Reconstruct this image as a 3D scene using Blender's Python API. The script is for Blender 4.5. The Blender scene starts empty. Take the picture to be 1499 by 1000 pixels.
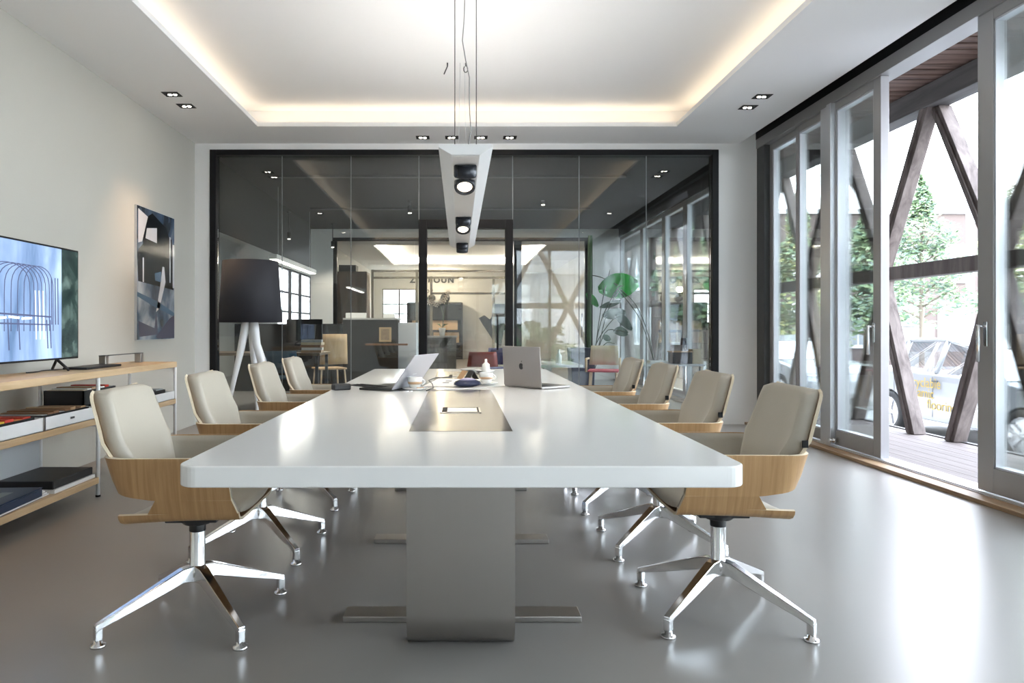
import bpy, math, random
from mathutils import Vector, Matrix
R = random.Random(7)
PI = math.pi
sc = bpy.context.scene
C = sc.collection
S = 1020.0
def P(px, py, d):
    return Vector(((px-672)*d/S, d, 1.1-(py-480)*d/S))
def lerp(a, b, t): return a+(b-a)*t
def interp(tab, x):
    if x <= tab[0][0]: return tab[0][1]
    for (a, va), (b, vb) in zip(tab, tab[1:]):
        if x <= b: return lerp(va, vb, (x-a)/(b-a))
    return tab[-1][1]

# ---------------------------------------------------------------- mesh collector
class M:
    def __init__(s): s.v=[]; s.f=[]; s.m=[]; s.s=[]
    def add(s, vs, fs, mi=0, sm=False):
        n=len(s.v); s.v+= [Vector(v) for v in vs]
        for f in fs: s.f.append([i+n for i in f]); s.m.append(mi); s.s.append(sm)
        return n
    def box(s, x0,x1,y0,y1,z0,z1, mi=0, mat=None):
        vs=[Vector((x,y,z)) for z in (z0,z1) for y in (y0,y1) for x in (x0,x1)]
        if mat: vs=[mat@v for v in vs]
        s.add(vs,[(0,2,3,1),(4,5,7,6),(0,1,5,4),(2,6,7,3),(0,4,6,2),(1,3,7,5)],mi); return s
    def prism(s, poly, ax, a, b, mi=0, sm=False):
        def mk(p,t):
            if ax=='x': return Vector((t,p[0],p[1]))
            if ax=='y': return Vector((p[0],t,p[1]))
            return Vector((p[0],p[1],t))
        n=len(poly); vs=[mk(p,a) for p in poly]+[mk(p,b) for p in poly]
        s.add(vs,[tuple(range(n)),tuple(range(2*n-1,n-1,-1))],mi)
        k=len(s.v)-2*n
        for i in range(n):
            j=(i+1)%n; s.f.append([k+i,k+n+i,k+n+j,k+j]); s.m.append(mi); s.s.append(sm)
        return s
    def tube(s, pts, r, n=8, mi=0, cap=True, flat=1.0):
        pts=[Vector(p) for p in pts]; N=len(pts)
        rs=r if isinstance(r,(list,tuple)) else [r]*N
        vs=[]; prev=None
        for i,p in enumerate(pts):
            t=(pts[min(i+1,N-1)]-pts[max(i-1,0)])
            if t.length<1e-9: t=Vector((0,0,1))
            t.normalize()
            if prev is None:
                u=t.orthogonal().normalized()
            else:
                u=prev-t*prev.dot(t)
                u=u.normalized() if u.length>1e-6 else t.orthogonal().normalized()
            prev=u; w=t.cross(u)
            for k in range(n):
                a=2*PI*k/n; vs.append(p+(u*math.cos(a)+w*math.sin(a)*flat)*rs[i])
        fs=[]
        for i in range(N-1):
            for k in range(n):
                l=(k+1)%n; fs.append((i*n+k,i*n+l,(i+1)*n+l,(i+1)*n+k))
        s.add(vs,fs,mi,True)
        if cap:
            b=len(s.v)-N*n
            s.f.append([b+k for k in range(n)][::-1]); s.m.append(mi); s.s.append(False)
            s.f.append([b+(N-1)*n+k for k in range(n)]); s.m.append(mi); s.s.append(False)
        return s
    def lathe(s, prof, c=(0,0,0), n=24, mi=0, mat=None, sx=1, sy=1):
        c=Vector(c); vs=[]
        for r,z in prof:
            for k in range(n):
                a=2*PI*k/n; v=Vector((r*math.cos(a)*sx,r*math.sin(a)*sy,z))
                if mat: v=mat@v
                vs.append(c+v)
        fs=[]
        for i in range(len(prof)-1):
            for k in range(n):
                l=(k+1)%n; fs.append((i*n+k,i*n+l,(i+1)*n+l,(i+1)*n+k))
        s.add(vs,fs,mi,True)
        b=len(s.v)-len(vs)
        if prof[0][0]>1e-5: s.f.append([b+k for k in range(n)][::-1]); s.m.append(mi); s.s.append(False)
        if prof[-1][0]>1e-5: s.f.append([b+(len(prof)-1)*n+k for k in range(n)]); s.m.append(mi); s.s.append(False)
        return s
    def sheet(s, G, o0, o1, mi=0, rim=0, sm=True):
        """grid of points G[i][j]; two layers offset along cross(dj,di) plus a rim"""
        I=len(G); J=len(G[0]); a=[];b=[]
        for i in range(I):
            for j in range(J):
                di=G[min(i+1,I-1)][j]-G[max(i-1,0)][j]; dj=G[i][min(j+1,J-1)]-G[i][max(j-1,0)]
                N=dj.cross(di); N=N.normalized() if N.length>1e-12 else Vector((0,0,1))
                p0=o0(i,j) if callable(o0) else o0; p1=o1(i,j) if callable(o1) else o1
                a.append(G[i][j]+N*p0); b.append(G[i][j]+N*p1)
        n=I*J; fs=[];
        for i in range(I-1):
            for j in range(J-1):
                q=(i*J+j,i*J+j+1,(i+1)*J+j+1,(i+1)*J+j)
                fs.append(tuple(k+n for k in q)); fs.append(q[::-1])
        base=s.add(a+b,fs,mi,sm)
        if rim!=mi: base=s.add(a+b,[],mi)
        edge=[(0,j) for j in range(J)]+[(i,J-1) for i in range(1,I)]+[(I-1,j) for j in range(J-2,-1,-1)]+[(i,0) for i in range(I-2,0,-1)]
        for k in range(len(edge)):
            p=edge[k]; q=edge[(k+1)%len(edge)]
            u=base+p[0]*J+p[1]; w=base+q[0]*J+q[1]
            s.f.append([u,w,w+n,u+n]); s.m.append(rim); s.s.append(sm and rim==mi)
        return s
    def build(s, name, mats, parent=None, bevel=0, seg=2, weld=False):
        me=bpy.data.meshes.new(name); me.from_pydata([tuple(v) for v in s.v],[],s.f)
        mats=mats if isinstance(mats,(list,tuple)) else [mats]
        for m in mats: me.materials.append(m)
        me.polygons.foreach_set('material_index',s.m); me.polygons.foreach_set('use_smooth',s.s)
        me.update()
        o=bpy.data.objects.new(name,me); C.objects.link(o)
        if parent: o.parent=parent
        if bevel:
            b=o.modifiers.new('b','BEVEL'); b.width=bevel; b.segments=seg; b.limit_method='ANGLE'; b.angle_limit=math.radians(40)
        return o
def tag(o,label,cat,group=None,kind=None):
    o['label']=label; o['category']=cat
    if group: o['group']=group
    if kind: o['kind']=kind
    return o
def thing(name,label,cat,loc=(0,0,0),rz=0,group=None):
    o=bpy.data.objects.new(name,None); C.objects.link(o); o.location=loc; o.rotation_euler=(0,0,rz)
    return tag(o,label,cat,group)
def struct(o):
    o['kind']='structure'; return o
def sroot(name,loc=(0,0,0)):
    o=bpy.data.objects.new(name,None); C.objects.link(o); o.location=loc; return struct(o)
def dup(o,loc=None,rz=None,label=None,parent=None):
    c=o.copy(); C.objects.link(c)
    if parent: c.parent=parent
    for ch in list(o.children): dup(ch,parent=c)
    if loc is not None: c.location=loc
    if rz is not None: c.rotation_euler=(0,0,rz)
    if label: c['label']=label
    return c
def fontmesh(name,f,par,loc,rot):
    tmp=bpy.data.objects.new('tmp',f); me=bpy.data.meshes.new_from_object(tmp); me.name=name
    bpy.data.objects.remove(tmp)
    q=bpy.data.objects.new(name,me); C.objects.link(q); q.parent=par; q.location=loc; q.rotation_euler=rot; return q
def rmat(a,ax,loc=(0,0,0)): return Matrix.Translation(loc)@Matrix.Rotation(a,4,ax)

# ---------------------------------------------------------------- materials
def pm(name,col,rough=.5,metal=0,noise=0,nscale=(8,8,8),bump=0,bscale=60,coat=0,aniso=0,spec=None,emit=None,es=0,rvar=0,sheen=0):
    m=bpy.data.materials.new(name); m.use_nodes=True; nt=m.node_tree; b=nt.nodes['Principled BSDF']
    b.inputs['Base Color'].default_value=(*col,1); b.inputs['Roughness'].default_value=rough; b.inputs['Metallic'].default_value=metal
    if coat: b.inputs['Coat Weight'].default_value=coat; b.inputs['Coat Roughness'].default_value=.08
    if aniso: b.inputs['Anisotropic'].default_value=aniso
    if spec is not None: b.inputs['Specular IOR Level'].default_value=spec
    if emit: b.inputs['Emission Color'].default_value=(*emit,1); b.inputs['Emission Strength'].default_value=es
    if noise or rvar or bump:
        tc=nt.nodes.new('ShaderNodeTexCoord'); mp=nt.nodes.new('ShaderNodeMapping'); mp.inputs['Scale'].default_value=nscale
        nt.links.new(tc.outputs['Object'],mp.inputs[0])
        nz=nt.nodes.new('ShaderNodeTexNoise'); nz.inputs['Scale'].default_value=1; nz.inputs['Detail'].default_value=5
        nt.links.new(mp.outputs[0],nz.inputs[0])
        if noise:
            mx=nt.nodes.new('ShaderNodeMix'); mx.data_type='RGBA'
            mx.inputs[6].default_value=(*[c*(1-noise) for c in col],1); mx.inputs[7].default_value=(*[min(1,c*(1+noise)) for c in col],1)
            nt.links.new(nz.outputs[0],mx.inputs[0]); nt.links.new(mx.outputs[2],b.inputs['Base Color'])
        if rvar:
            mr=nt.nodes.new('ShaderNodeMapRange'); mr.inputs[3].default_value=rough-rvar; mr.inputs[4].default_value=rough+rvar
            nt.links.new(nz.outputs[0],mr.inputs[0]); nt.links.new(mr.outputs[0],b.inputs['Roughness'])
        if bump:
            n2=nt.nodes.new('ShaderNodeTexNoise'); n2.inputs['Scale'].default_value=bscale; n2.inputs['Detail'].default_value=3
            nt.links.new(tc.outputs['Object'],n2.inputs[0])
            bp=nt.nodes.new('ShaderNodeBump'); bp.inputs['Strength'].default_value=bump; bp.inputs['Distance'].default_value=.01
            nt.links.new(n2.outputs[0],bp.inputs['Height']); nt.links.new(bp.outputs[0],b.inputs['Normal'])
    return m
def wood(name,c1,c2,scale=(2,2,30),rough=.45,dist=2.0,bands=1.0):
    m=bpy.data.materials.new(name); m.use_nodes=True; nt=m.node_tree; b=nt.nodes['Principled BSDF']
    b.inputs['Roughness'].default_value=rough
    tc=nt.nodes.new('ShaderNodeTexCoord'); mp=nt.nodes.new('ShaderNodeMapping'); mp.inputs['Scale'].default_value=scale
    nt.links.new(tc.outputs['Object'],mp.inputs[0])
    n1=nt.nodes.new('ShaderNodeTexNoise'); n1.inputs['Scale'].default_value=1; n1.inputs['Detail'].default_value=8; n1.inputs['Distortion'].default_value=dist*.3; n1.inputs['Roughness'].default_value=.6
    nt.links.new(mp.outputs[0],n1.inputs[0])
    cr=nt.nodes.new('ShaderNodeValToRGB'); cr.color_ramp.elements[0].position=.32; cr.color_ramp.elements[1].position=.68
    cr.color_ramp.elements[0].color=(*c1,1); cr.color_ramp.elements[1].color=(*c2,1)
    nt.links.new(n1.outputs[0],cr.inputs[0]); nt.links.new(cr.outputs[0],b.inputs['Base Color'])
    return m
def glassm(name,tint=(1,1,1),base=.04,k=1.0,rough=0.0,refl=(1,1,1)):
    m=bpy.data.materials.new(name); m.use_nodes=True; nt=m.node_tree; nt.nodes.clear()
    o=nt.nodes.new('ShaderNodeOutputMaterial'); mx=nt.nodes.new('ShaderNodeMixShader'); t=nt.nodes.new('ShaderNodeBsdfTransparent'); g=nt.nodes.new('ShaderNodeBsdfGlossy')
    t.inputs[0].default_value=(*tint,1); g.inputs['Roughness'].default_value=rough; g.inputs[0].default_value=(*refl,1)
    f=nt.nodes.new('ShaderNodeFresnel'); f.inputs[0].default_value=1.45
    ma=nt.nodes.new('ShaderNodeMath'); ma.operation='MULTIPLY_ADD'; ma.inputs[1].default_value=k; ma.inputs[2].default_value=base
    nt.links.new(f.outputs[0],ma.inputs[0]); nt.links.new(ma.outputs[0],mx.inputs[0]); nt.links.new(t.outputs[0],mx.inputs[1]); nt.links.new(g.outputs[0],mx.inputs[2]); nt.links.new(mx.outputs[0],o.inputs[0])
    return m
def emis(name,col,st):
    m=bpy.data.materials.new(name); m.use_nodes=True; nt=m.node_tree; nt.nodes.clear()
    o=nt.nodes.new('ShaderNodeOutputMaterial'); e=nt.nodes.new('ShaderNodeEmission'); e.inputs[0].default_value=(*col,1); e.inputs[1].default_value=st
    nt.links.new(e.outputs[0],o.inputs[0]); return m

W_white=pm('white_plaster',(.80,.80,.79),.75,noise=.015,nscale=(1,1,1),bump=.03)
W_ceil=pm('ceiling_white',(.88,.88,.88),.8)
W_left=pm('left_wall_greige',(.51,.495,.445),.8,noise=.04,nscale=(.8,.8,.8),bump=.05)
FLOOR=pm('poured_floor',(.25,.235,.22),.29,noise=.06,nscale=(.6,.6,.6),rvar=.04,spec=.6)
BLACK=pm('black_frame',(.006,.006,.007),.5,spec=.25)
DGREY=pm('dark_grey_metal',(.045,.048,.05),.45)
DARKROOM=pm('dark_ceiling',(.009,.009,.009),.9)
ALU=pm('window_grey_metal',(.36,.36,.365),.38,metal=.35,noise=.03,nscale=(2,2,2))
ALUL=pm('window_light_trim',(.62,.64,.67),.3,metal=.6)
CHROME=pm('polished_aluminium',(.78,.78,.79),.13,metal=1)
STEEL=pm('brushed_steel',(.48,.455,.43),.33,metal=1,noise=.02,nscale=(40,1,.7),rvar=.015)
STEELI=pm('brushed_steel_inlay',(.55,.53,.50),.20,metal=1,noise=.06,nscale=(1.5,6,1),aniso=.3,rvar=.06)
TABLE=pm('white_solid_surface',(.80,.80,.79),.13,spec=.5)
WHITEP=pm('white_paint',(.80,.80,.80),.4)
OAK=wood('oak_veneer',(.37,.205,.085),(.51,.315,.15),(60,3,2.5),.42)
OAKS=wood('oak_shelf',(.50,.34,.185),(.64,.47,.29),(22,1.6,22),.5)
OAKE=pm('plywood_edge',(.72,.62,.46),.5,noise=.06,nscale=(3,3,120))
LEATH=pm('cream_leather',(.42,.382,.315),.42,noise=.03,nscale=(4,4,4),bump=.06,bscale=160)
SOLEA=wood('sill_wood',(.26,.17,.10),(.40,.28,.17),(20,2,20),.5)
PLASTB=pm('black_plastic',(.015,.015,.017),.45)
GLASS=glassm('window_glass',(.93,.965,.955),.015,.8)
GLASSP=glassm('partition_glass',(.885,.91,.905),.016,1.0)
GLASSI=glassm('inner_glass',(.96,.975,.97),.03,.8)
SHADE=pm('black_lampshade',(.022,.022,.028),.75,bump=.05,bscale=300)
SHADEI=pm('gold_shade_lining',(.75,.6,.38),.5)
LEDW=emis('warm_led',(1,.80,.55),1.2)
LEDC=emis('white_led',(1,.93,.82),3)
BULB=emis('spot_lens',(1,.9,.75),14)
LENSON=emis('pendant_lens',(1,.86,.66),2.2)

# ---------------------------------------------------------------- room shell
XL,XR,XC,YB,HC,HT=-3.01,3.4,3.19,7.94,3.2,3.42
Y0=-1.6
m=M(); m.box(-5.4,3.28,Y0,26.2,-.12,0); struct(m.build('floor',FLOOR))
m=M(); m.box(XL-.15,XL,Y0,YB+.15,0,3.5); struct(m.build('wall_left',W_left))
m=M(); m.box(XL-.15,1.40,Y0-.15,Y0,0,3.5); m.box(3.25,XR+.2,Y0-.15,Y0,0,3.5); m.box(1.40,3.25,Y0-.15,Y0,3.12,3.5); struct(m.build('wall_near',W_white))
# wall with the glass partition
m=M(); m.box(XL,-2.84,YB,YB+.15,0,3.5); m.box(2.957,XR+.12,YB,YB+.15,0,3.5); m.box(-2.84,2.957,YB,YB+.15,3.131,3.5); struct(m.build('wall_back',W_white))
# ceiling with its raised tray
tx0,tx1,ty0,ty1=-2.1,2.27,-.9,7.26
m=M()
for a in ((XL,tx0,Y0,YB),(tx1,XC,Y0,YB),(tx0,tx1,Y0,ty0),(tx0,tx1,ty1,YB)): m.box(*a,HC,HC+.045)
g=.20
m.box(tx0-g,tx1+g,ty0-g,ty1+g,HT,HT+.06)
m.box(tx0-g-.03,tx0-g,ty0-g,ty1+g,HC+.045,HT); m.box(tx1+g,tx1+g+.03,ty0-g,ty1+g,HC+.045,HT)
m.box(tx0-g,tx1+g,ty0-g-.03,ty0-g,HC+.045,HT); m.box(tx0-g,tx1+g,ty1+g,ty1+g+.03,HC+.045,HT)
m.box(XC-.02,XC,Y0,YB,HC+.045,3.5)
struct(m.build('ceiling',W_ceil))
m=M(); m.box(XC,XR+.2,Y0,YB,3.48,3.52); m.box(XR-.02,XR+.14,Y0,YB,3.24,3.48); struct(m.build('trim_1',BLACK))
# cove light strips lying on the lip of the tray
for i,(x0,x1,y0,y1) in enumerate(((tx0-g+.01,tx0-g+.03,ty0,ty1),(tx1+g-.03,tx1+g-.01,ty0,ty1),(tx0,tx1,ty1+g-.03,ty1+g-.01),(tx0,tx1,ty0-g+.01,ty0-g+.03))):
    m=M(); m.box(x0,x1,y0,y1,HC+.047,HC+.055)
    o=m.build('cove_light_strip',LEDW)
    tag(o,['warm strip light hidden along the window-opposite edge of the ceiling tray','warm strip light hidden along the window side of the ceiling tray','warm strip light hidden along the glass-partition end of the ceiling tray','warm strip light hidden along the near end of the ceiling tray'][i],'strip light')
def area(name,loc,size,sy,power,col,rot=(0,0,0)):
    l=bpy.data.lights.new(name,'AREA'); l.shape='RECTANGLE'; l.size=size; l.size_y=sy; l.energy=power; l.color=col
    o=bpy.data.objects.new(name,l); C.objects.link(o); o.location=loc; o.rotation_euler=rot; return o
COVE=.5
UPFILL=9.5
wc=(1,.76,.50)
Ly=ty1-ty0; Lx=tx1-tx0
area('cove_glow',(tx0-.1,(ty0+ty1)/2,HC+.06),.03,Ly,COVE*1.6,wc,(PI,0,0))
area('cove_glow',(tx1+.1,(ty0+ty1)/2,HC+.06),.03,Ly,COVE*1.6,wc,(PI,0,0))
area('cove_glow',((tx0+tx1)/2,ty1+.1,HC+.06),Lx,.03,COVE,wc,(PI,0,0))
area('cove_glow',((tx0+tx1)/2,ty0-.1,HC+.06),Lx,.03,COVE,wc,(PI,0,0))

# ---------------------------------------------------------------- glass partition (black frame, door)
pr=sroot('window_1')
m=M(); y0,y1=YB-.01,YB+.11
m.box(-2.84,-2.77,y0,y1,0,3.131); m.box(2.885,2.957,y0,y1,0,3.131); m.box(-2.77,2.885,y0,y1,3.07,3.131); m.box(-2.77,-.46,y0,y1,0,.05); m.box(.615,2.885,y0,y1,0,.05)
m.build('window_frame',BLACK,pr,.004)
cuts=[-2.77,-2.03,-1.24,-.46]; cr_=[.615,1.377,2.148,2.885]
gy=YB+.05
for a,b in list(zip(cuts,cuts[1:]))+list(zip(cr_,cr_[1:])):
    M().box(a+.004,b-.004,gy,gy+.012,.05,3.07).build('pane',GLASSP,pr)
M().box(-.456,.611,gy,gy+.012,2.335,3.07).build('pane',GLASSP,pr)
m=M()
for x in (-2.03,-1.24,-.46,.615,1.377,2.148): m.box(x-.0045,x+.0045,gy+.001,gy+.011,2.335 if x in(-.46,.615) else .05,3.07)
m.build('glass_joint',pm('joint_silver',(.22,.24,.25),.4),pr)
dr=sroot('door_1')
m=M(); m.box(-.46,-.366,y0,y1,0,2.335); m.box(.529,.615,y0,y1,0,2.335); m.box(-.366,.529,y0,y1,2.235,2.335)
m.build('door_frame',BLACK,dr,.004)
M().box(-.36,.523,gy+.01,gy+.02,.01,2.23).build('door_pane',GLASSI,dr)
m=M(); m.tube([(.44,gy-.03,.85),(.44,gy-.03,1.25)],.011,10); m.tube([(.44,gy-.03,.9),(.44,gy+.01,.9)],.007,8); m.tube([(.44,gy-.03,1.2),(.44,gy+.01,1.2)],.007,8); m.build('door_handle',BLACK,dr)

# ---------------------------------------------------------------- window wall
FT=3.135
def leaf(name,ya,yb,st=.08,x=XR,dep=.07,mat=ALU,glass=GLASS,z0=.045,z1=FT,bot=.10,top=.07,handle=None,fixed=False,st2=None):
    st2=st2 or st
    r=sroot(name); m=M()
    m.box(x,x+dep,ya,ya+st,z0,z1); m.box(x,x+dep,yb-st2,yb,z0,z1); m.box(x,x+dep,ya+st,yb-st2,z0,z0+bot); m.box(x,x+dep,ya+st,yb-st2,z1-top,z1)
    m.build('window_frame',mat,r,.004)
    m=M(); t=.012
    for a,b in ((ya+st,ya+st+t),(yb-st2-t,yb-st2)): m.box(x+.008,x+dep-.008,a,b,z0+bot,z1-top)
    m.box(x+.008,x+dep-.008,ya+st,yb-st2,z0+bot,z0+bot+t); m.box(x+.008,x+dep-.008,ya+st,yb-st2,z1-top-t,z1-top)
    m.build('glazing_bead',ALUL,r)
    M().box(x+dep*.5-.004,x+dep*.5+.004,ya+st,yb-st2,z0+bot,z1-top).build('pane',glass,r)
    if handle:
        hy,hz=handle; m=M(); m.box(x-.012,x,hy-.016,hy+.016,hz-.09,hz+.07); m.tube([(x-.01,hy,hz+.04),(x-.055,hy,hz+.04)],.010,10)
        m.tube([(x-.055,hy,hz+.05),(x-.055,hy+.0,hz-.19)],.012,10); m.build('window_handle',CHROME,r,.002)
    return r
# head, end frames and mullions belong to the wall
m=M()
m.box(XR-.02,XR+.16,Y0,YB-.005,FT,3.24)
struct(m.build('trim_2',ALU,None,.003))
m=M(); m.box(XR-.01,XR+.15,7.74,7.935,.03,FT); struct(m.build('trim_3',DGREY,None,.004))
m=M(); m.box(XR-.045,XR+.13,6.30,6.37,.03,FT); m.box(XR-.02,XR+.13,6.37,6.52,.03,FT); struct(m.build('trim_4',ALUL,None,.004))
m=M(); m.box(XR-.01,XR+.13,1.55,1.75,.03,FT); struct(m.build('trim_5',ALU,None,.004))
leaf('window_2',7.06,7.74,.07,x=XR+.05); leaf('window_3',6.50,7.08,.06,x=XR+.02)
leaf('door_2',5.62,6.32,.10,st2=.035,x=XR-.0,handle=(5.70,1.07),bot=.13)
leaf('door_3',3.55,4.57,.135,x=XR-.0,handle=(4.49,1.07),bot=.16)
leaf('window_4',1.75,3.5,.09,x=XR+.02); leaf('window_5',-1.55,1.55,.09)
r_=sroot('window_6'); m=M()
for x in (1.40,2.26,3.19): m.box(x,x+.06,Y0-.12,Y0-.04,0,3.12)
m.box(1.4,3.25,Y0-.12,Y0-.04,0,.08); m.box(1.4,3.25,Y0-.12,Y0-.04,3.05,3.12); m.build('window_frame',ALU,r_); M().box(1.45,3.2,Y0-.085,Y0-.075,.08,3.05).build('pane',GLASS,r_)
m=M(); m.box(3.25,3.365,Y0,YB-.005,0,.028); struct(m.build('trim_6',SOLEA,None,.003))
m=M(); m.box(3.365,3.56,Y0,YB-.005,-.05,.035); m.box(3.375,3.385,Y0,YB-.005,.035,.043); struct(m.build('trim_7',ALUL,None,.002))
m=M(); m.tube([(XR-.05,6.26,.09),(XR-.01,6.26,.09)],.022,12); m.tube([(XR-.05,6.26,.09),(XR-.075,6.26,.09)],.015,12)
tag(m.build('door_stop',CHROME),'small chrome door stop at the foot of the grey window mullion','door stop')
# beyond the partition the window wall goes on
m=M(); m.box(XR-.01,XR+.16,8.09,14.8,3.02,3.5); struct(m.build('trim_8',BLACK))
for k,(a,b) in enumerate(((8.12,9.2),(9.2,10.5),(10.5,11.6),(11.6,13.0),(13.0,14.75))): leaf('window_%d'%(7+k),a,b,.09,z1=3.02,z0=.03)
m=M(); m.box(3.28,3.56,YB+.15,26,-.05,.028); struct(m.build('trim_9',ALUL))

# ---------------------------------------------------------------- table
t=thing('conference_table','long white conference table with rounded corners on brushed steel pedestals','table',(.006,3.855,0))
def rrect(hx,hy,r,n=8):
    out=[]
    for cx,cy,a0 in ((hx-r,hy-r,0),(-hx+r,hy-r,90),(-hx+r,-hy+r,180),(hx-r,-hy+r,270)):
        for k in range(n+1):
            a=math.radians(a0+90*k/n); out.append((cx+r*math.cos(a),cy+r*math.sin(a)))
    return out
m=M(); m.prism(rrect(.728,2.095,.055),'z',.695,.75); m.build('tabletop',TABLE,t,.004,3)
for i,(a,b) in enumerate(((2.35,3.92),(4.45,5.55))):
    a-=3.855; b-=3.855
    m=M(); ox0,ox1,oy0,oy1=-.085,.085,a+.50,a+.70
    for q in ((-.175,.175,a,oy0),(-.175,.175,oy1,b),(-.175,ox0,oy0,oy1),(ox1,.175,oy0,oy1)): m.box(*q,.7500,.7515)
    inl=m.build('steel_inlay',STEELI,t)
    m=M(); m.box(ox0,ox1,oy0,oy1,.7502,.7506,1); 
    for q in ((ox0,ox1,oy0,oy0+.008),(ox0,ox1,oy1-.008,oy1),(ox0,ox0+.008,oy0,oy1),(ox1-.008,ox1,oy0,oy1)): m.box(*q,.7505,.7535)
    m.box(ox0+.03,ox1-.015,oy0+.02,oy1-.03,.7506,.7545); m.build('cable_port',[CHROME,BLACK],inl)
    # folded sheet pedestal
    r=.12; ya=a+.03; yb=b-.05; th=.012
    path=[(ya,.695)]+[(ya,.45)]+[(ya+r-r*math.cos(math.radians(k*9)),r-r*math.sin(math.radians(k*9))+.001) for k in range(0,11)]
    path+=[(yb-r+r*math.sin(math.radians(k*9)),r-r*math.cos(math.radians(k*9))+.001) for k in range(0,11)]+[(yb,.45),(yb,.695)]
    G=[[Vector((x,p[0],p[1])) for x in (-.185,0,.185)] for p in path]
    m=M(); m.sheet(G,0,-th,rim=1); m.build('pedestal',[STEEL,CHROME],t)
    for yy in (ya+.22,yb-.32): M().box(-.44,.452,yy,yy+.1,0.0,.022).build('floor_bar',STEEL,t,.003)
    M().box(-.17,.17,ya+.02,yb-.02,.67,.694).build('under_plate',STEEL,t)

# ---------------------------------------------------------------- swivel chairs
def make_chair():
    t=thing('swivel_chair','','chair',group='swivel chairs around the conference table')
    w=M()
    TK=.011
    # seat trough
    prof=[(.227,.458),(.2235,.447),(.214,.437),(.19,.430),(.13,.425),(.06,.422),(0,.421)]
    prof=prof+[(-y,z) for y,z in prof[-2::-1]]
    xs=[-.19,-.18,-.15,-.1,-.05,0,.05,.1,.15,.19,.215,.225]
    def zs(x): return -.022*max(0,(-x-.02)/.17)+ .010*max(0,x/.2)
    G=[[Vector((x,y*(1+.02*x),z+zs(x)*(1-.75*(abs(y)/.225)**2))) for x in xs] for y,z in prof]
    w.sheet(G,0,TK,rim=1)
    # side skirts
    skirts=[]
    for sg in (1,-1):
        rows=[]
        for k in range(5):
            q=k/4; z=lerp(.458,.510,q); y=lerp(.227,.245,q); xr=lerp(-.088,-.055,q); xf=lerp(.222,.205,q)
            rows.append([Vector((lerp(xr,xf,j/6),sg*y*(1+.02*lerp(xr,xf,j/6)),z)) for j in range(7)])
        w.sheet(rows,*((0,TK) if sg==-1 else (-TK,0)),rim=1); skirts.append((sg,rows))
    # arm band running round the back
    Yz=[(.50,.243),(.56,.256),(.61,.262),(.655,.267)]
    Xb=[(.50,-.208),(.56,-.225),(.61,-.235),(.655,-.245)]
    Xf=[(.50,.205),(.56,.20),(.60,.222),(.635,.262),(.655,.268)]
    def band(z,lowf=None):
        y=interp(Yz,z); xb=interp(Xb,z); xf=interp(Xf,z); r=.095; pts=[]
        for k in range(9): pts.append((lerp(xf,xb+r,k/8),y))
        for k in range(1,8):
            a=math.radians(90*k/7); pts.append((xb+r-r*math.sin(a),y-r+r*math.cos(a)))
        for k in range(1,5): pts.append((xb,(y-r)*(1-k/4)))
        return pts+[(x,-yy) for x,yy in pts[-2::-1]]
    def zrow(q,x): # lower edge climbs towards the back
        lo=interp([(-.25,.532),(-.21,.530),(-.055,.507),(.3,.507)],x); return lerp(lo,.655,q)
    rows=[]
    for k in range(7):
        q=k/6; z=lerp(.507,.655,q); rows.append([Vector((x,y,zrow(q,x))) for x,y in band(z)])
    w.sheet(rows,0,TK,rim=1)
    # high back
    Xh=[(.64,-.243),(.70,-.262),(.80,-.292),(.872,-.315)]
    rows=[]
    for z in (.645,.67,.70,.74,.78,.82,.845,.858,.867,.872):
        hw=lerp(.236,.200,(z-.645)/.227)-{.858:.004,.867:.012,.872:.026}.get(z,0)
        cv=interp([(.645,.045),(.70,.022),(.9,.016)],z)
        rows.append([Vector((interp(Xh,z)+cv*abs(q)**5,hw*q,z)) for q in [math.sin(PI/2*(j-7)/7) for j in range(15)]])
    w.sheet(rows,-TK,0,rim=1)
    w.build('shell',[OAK,OAKE],t)
    # leather
    def pil(n): return [math.sin(PI/2*(j-n)/n) for j in range(2*n+1)]
    def th(a): return max(0,(1-abs(a)**6))**(1/3.)
    A=pil(6); B=pil(7)
    m=M(); G=[]
    for a in A:
        y=-.205*a; G.append([Vector((lerp(-.178,.222,(b+1)/2),y,interp([(0,.422),(.12,.426),(.2,.44),(.21,.446)],abs(y))+zs(lerp(-.178,.222,(b+1)/2)))) for b in B])
    m.sheet(G,-.001,lambda i,j:-.002-.034*th(A[i])*th(B[j])); m.build('seat_pad',LEATH,t)
    m=M(); rows=[]
    for k in range(6):
        q=k/5; z=lerp(.512,.651,q); rows.append([Vector((min(x,.262),y,lerp(zrow(0,x)+.004,.651,q))) for x,y in band(z)])
    m.sheet(rows,-.010,-.002)
    for sg,rows in skirts: m.sheet(rows,*((.0005,.009) if sg==1 else (-.009,-.0005)))
    m.build('arm_lining',LEATH,t)
    m=M(); rows=[]; Xc=[(.47,-.195),(.56,-.217),(.655,-.242),(.70,-.259),(.80,-.289),(.872,-.312)]
    for a in A:
        z=lerp(.538,.874,(a+1)/2); f=max(0,(a-.9)/.1)
        hw=interp([(.47,.19),(.62,.205),(.66,.222),(.874,.192)],z)-.022*f**2
        cv=interp([(.62,.042),(.70,.020),(.9,.014)],z)
        rows.append([Vector((interp(Xc,z)+cv*abs(b)**5,hw*b,z)) for b in B])
    th2=lambda a: max(0,1-abs(a)**14)**.25
    m.sheet(rows,-.003,lambda i,j:.034+.020*th2(A[i])*th2(B[j])-.030*(1-th2(A[i]))); m.build('back_cushion',LEATH,t)
    M().box(-.235,-.215,.232,.238,.675,.70).build('tag',BLACK,t)
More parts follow.
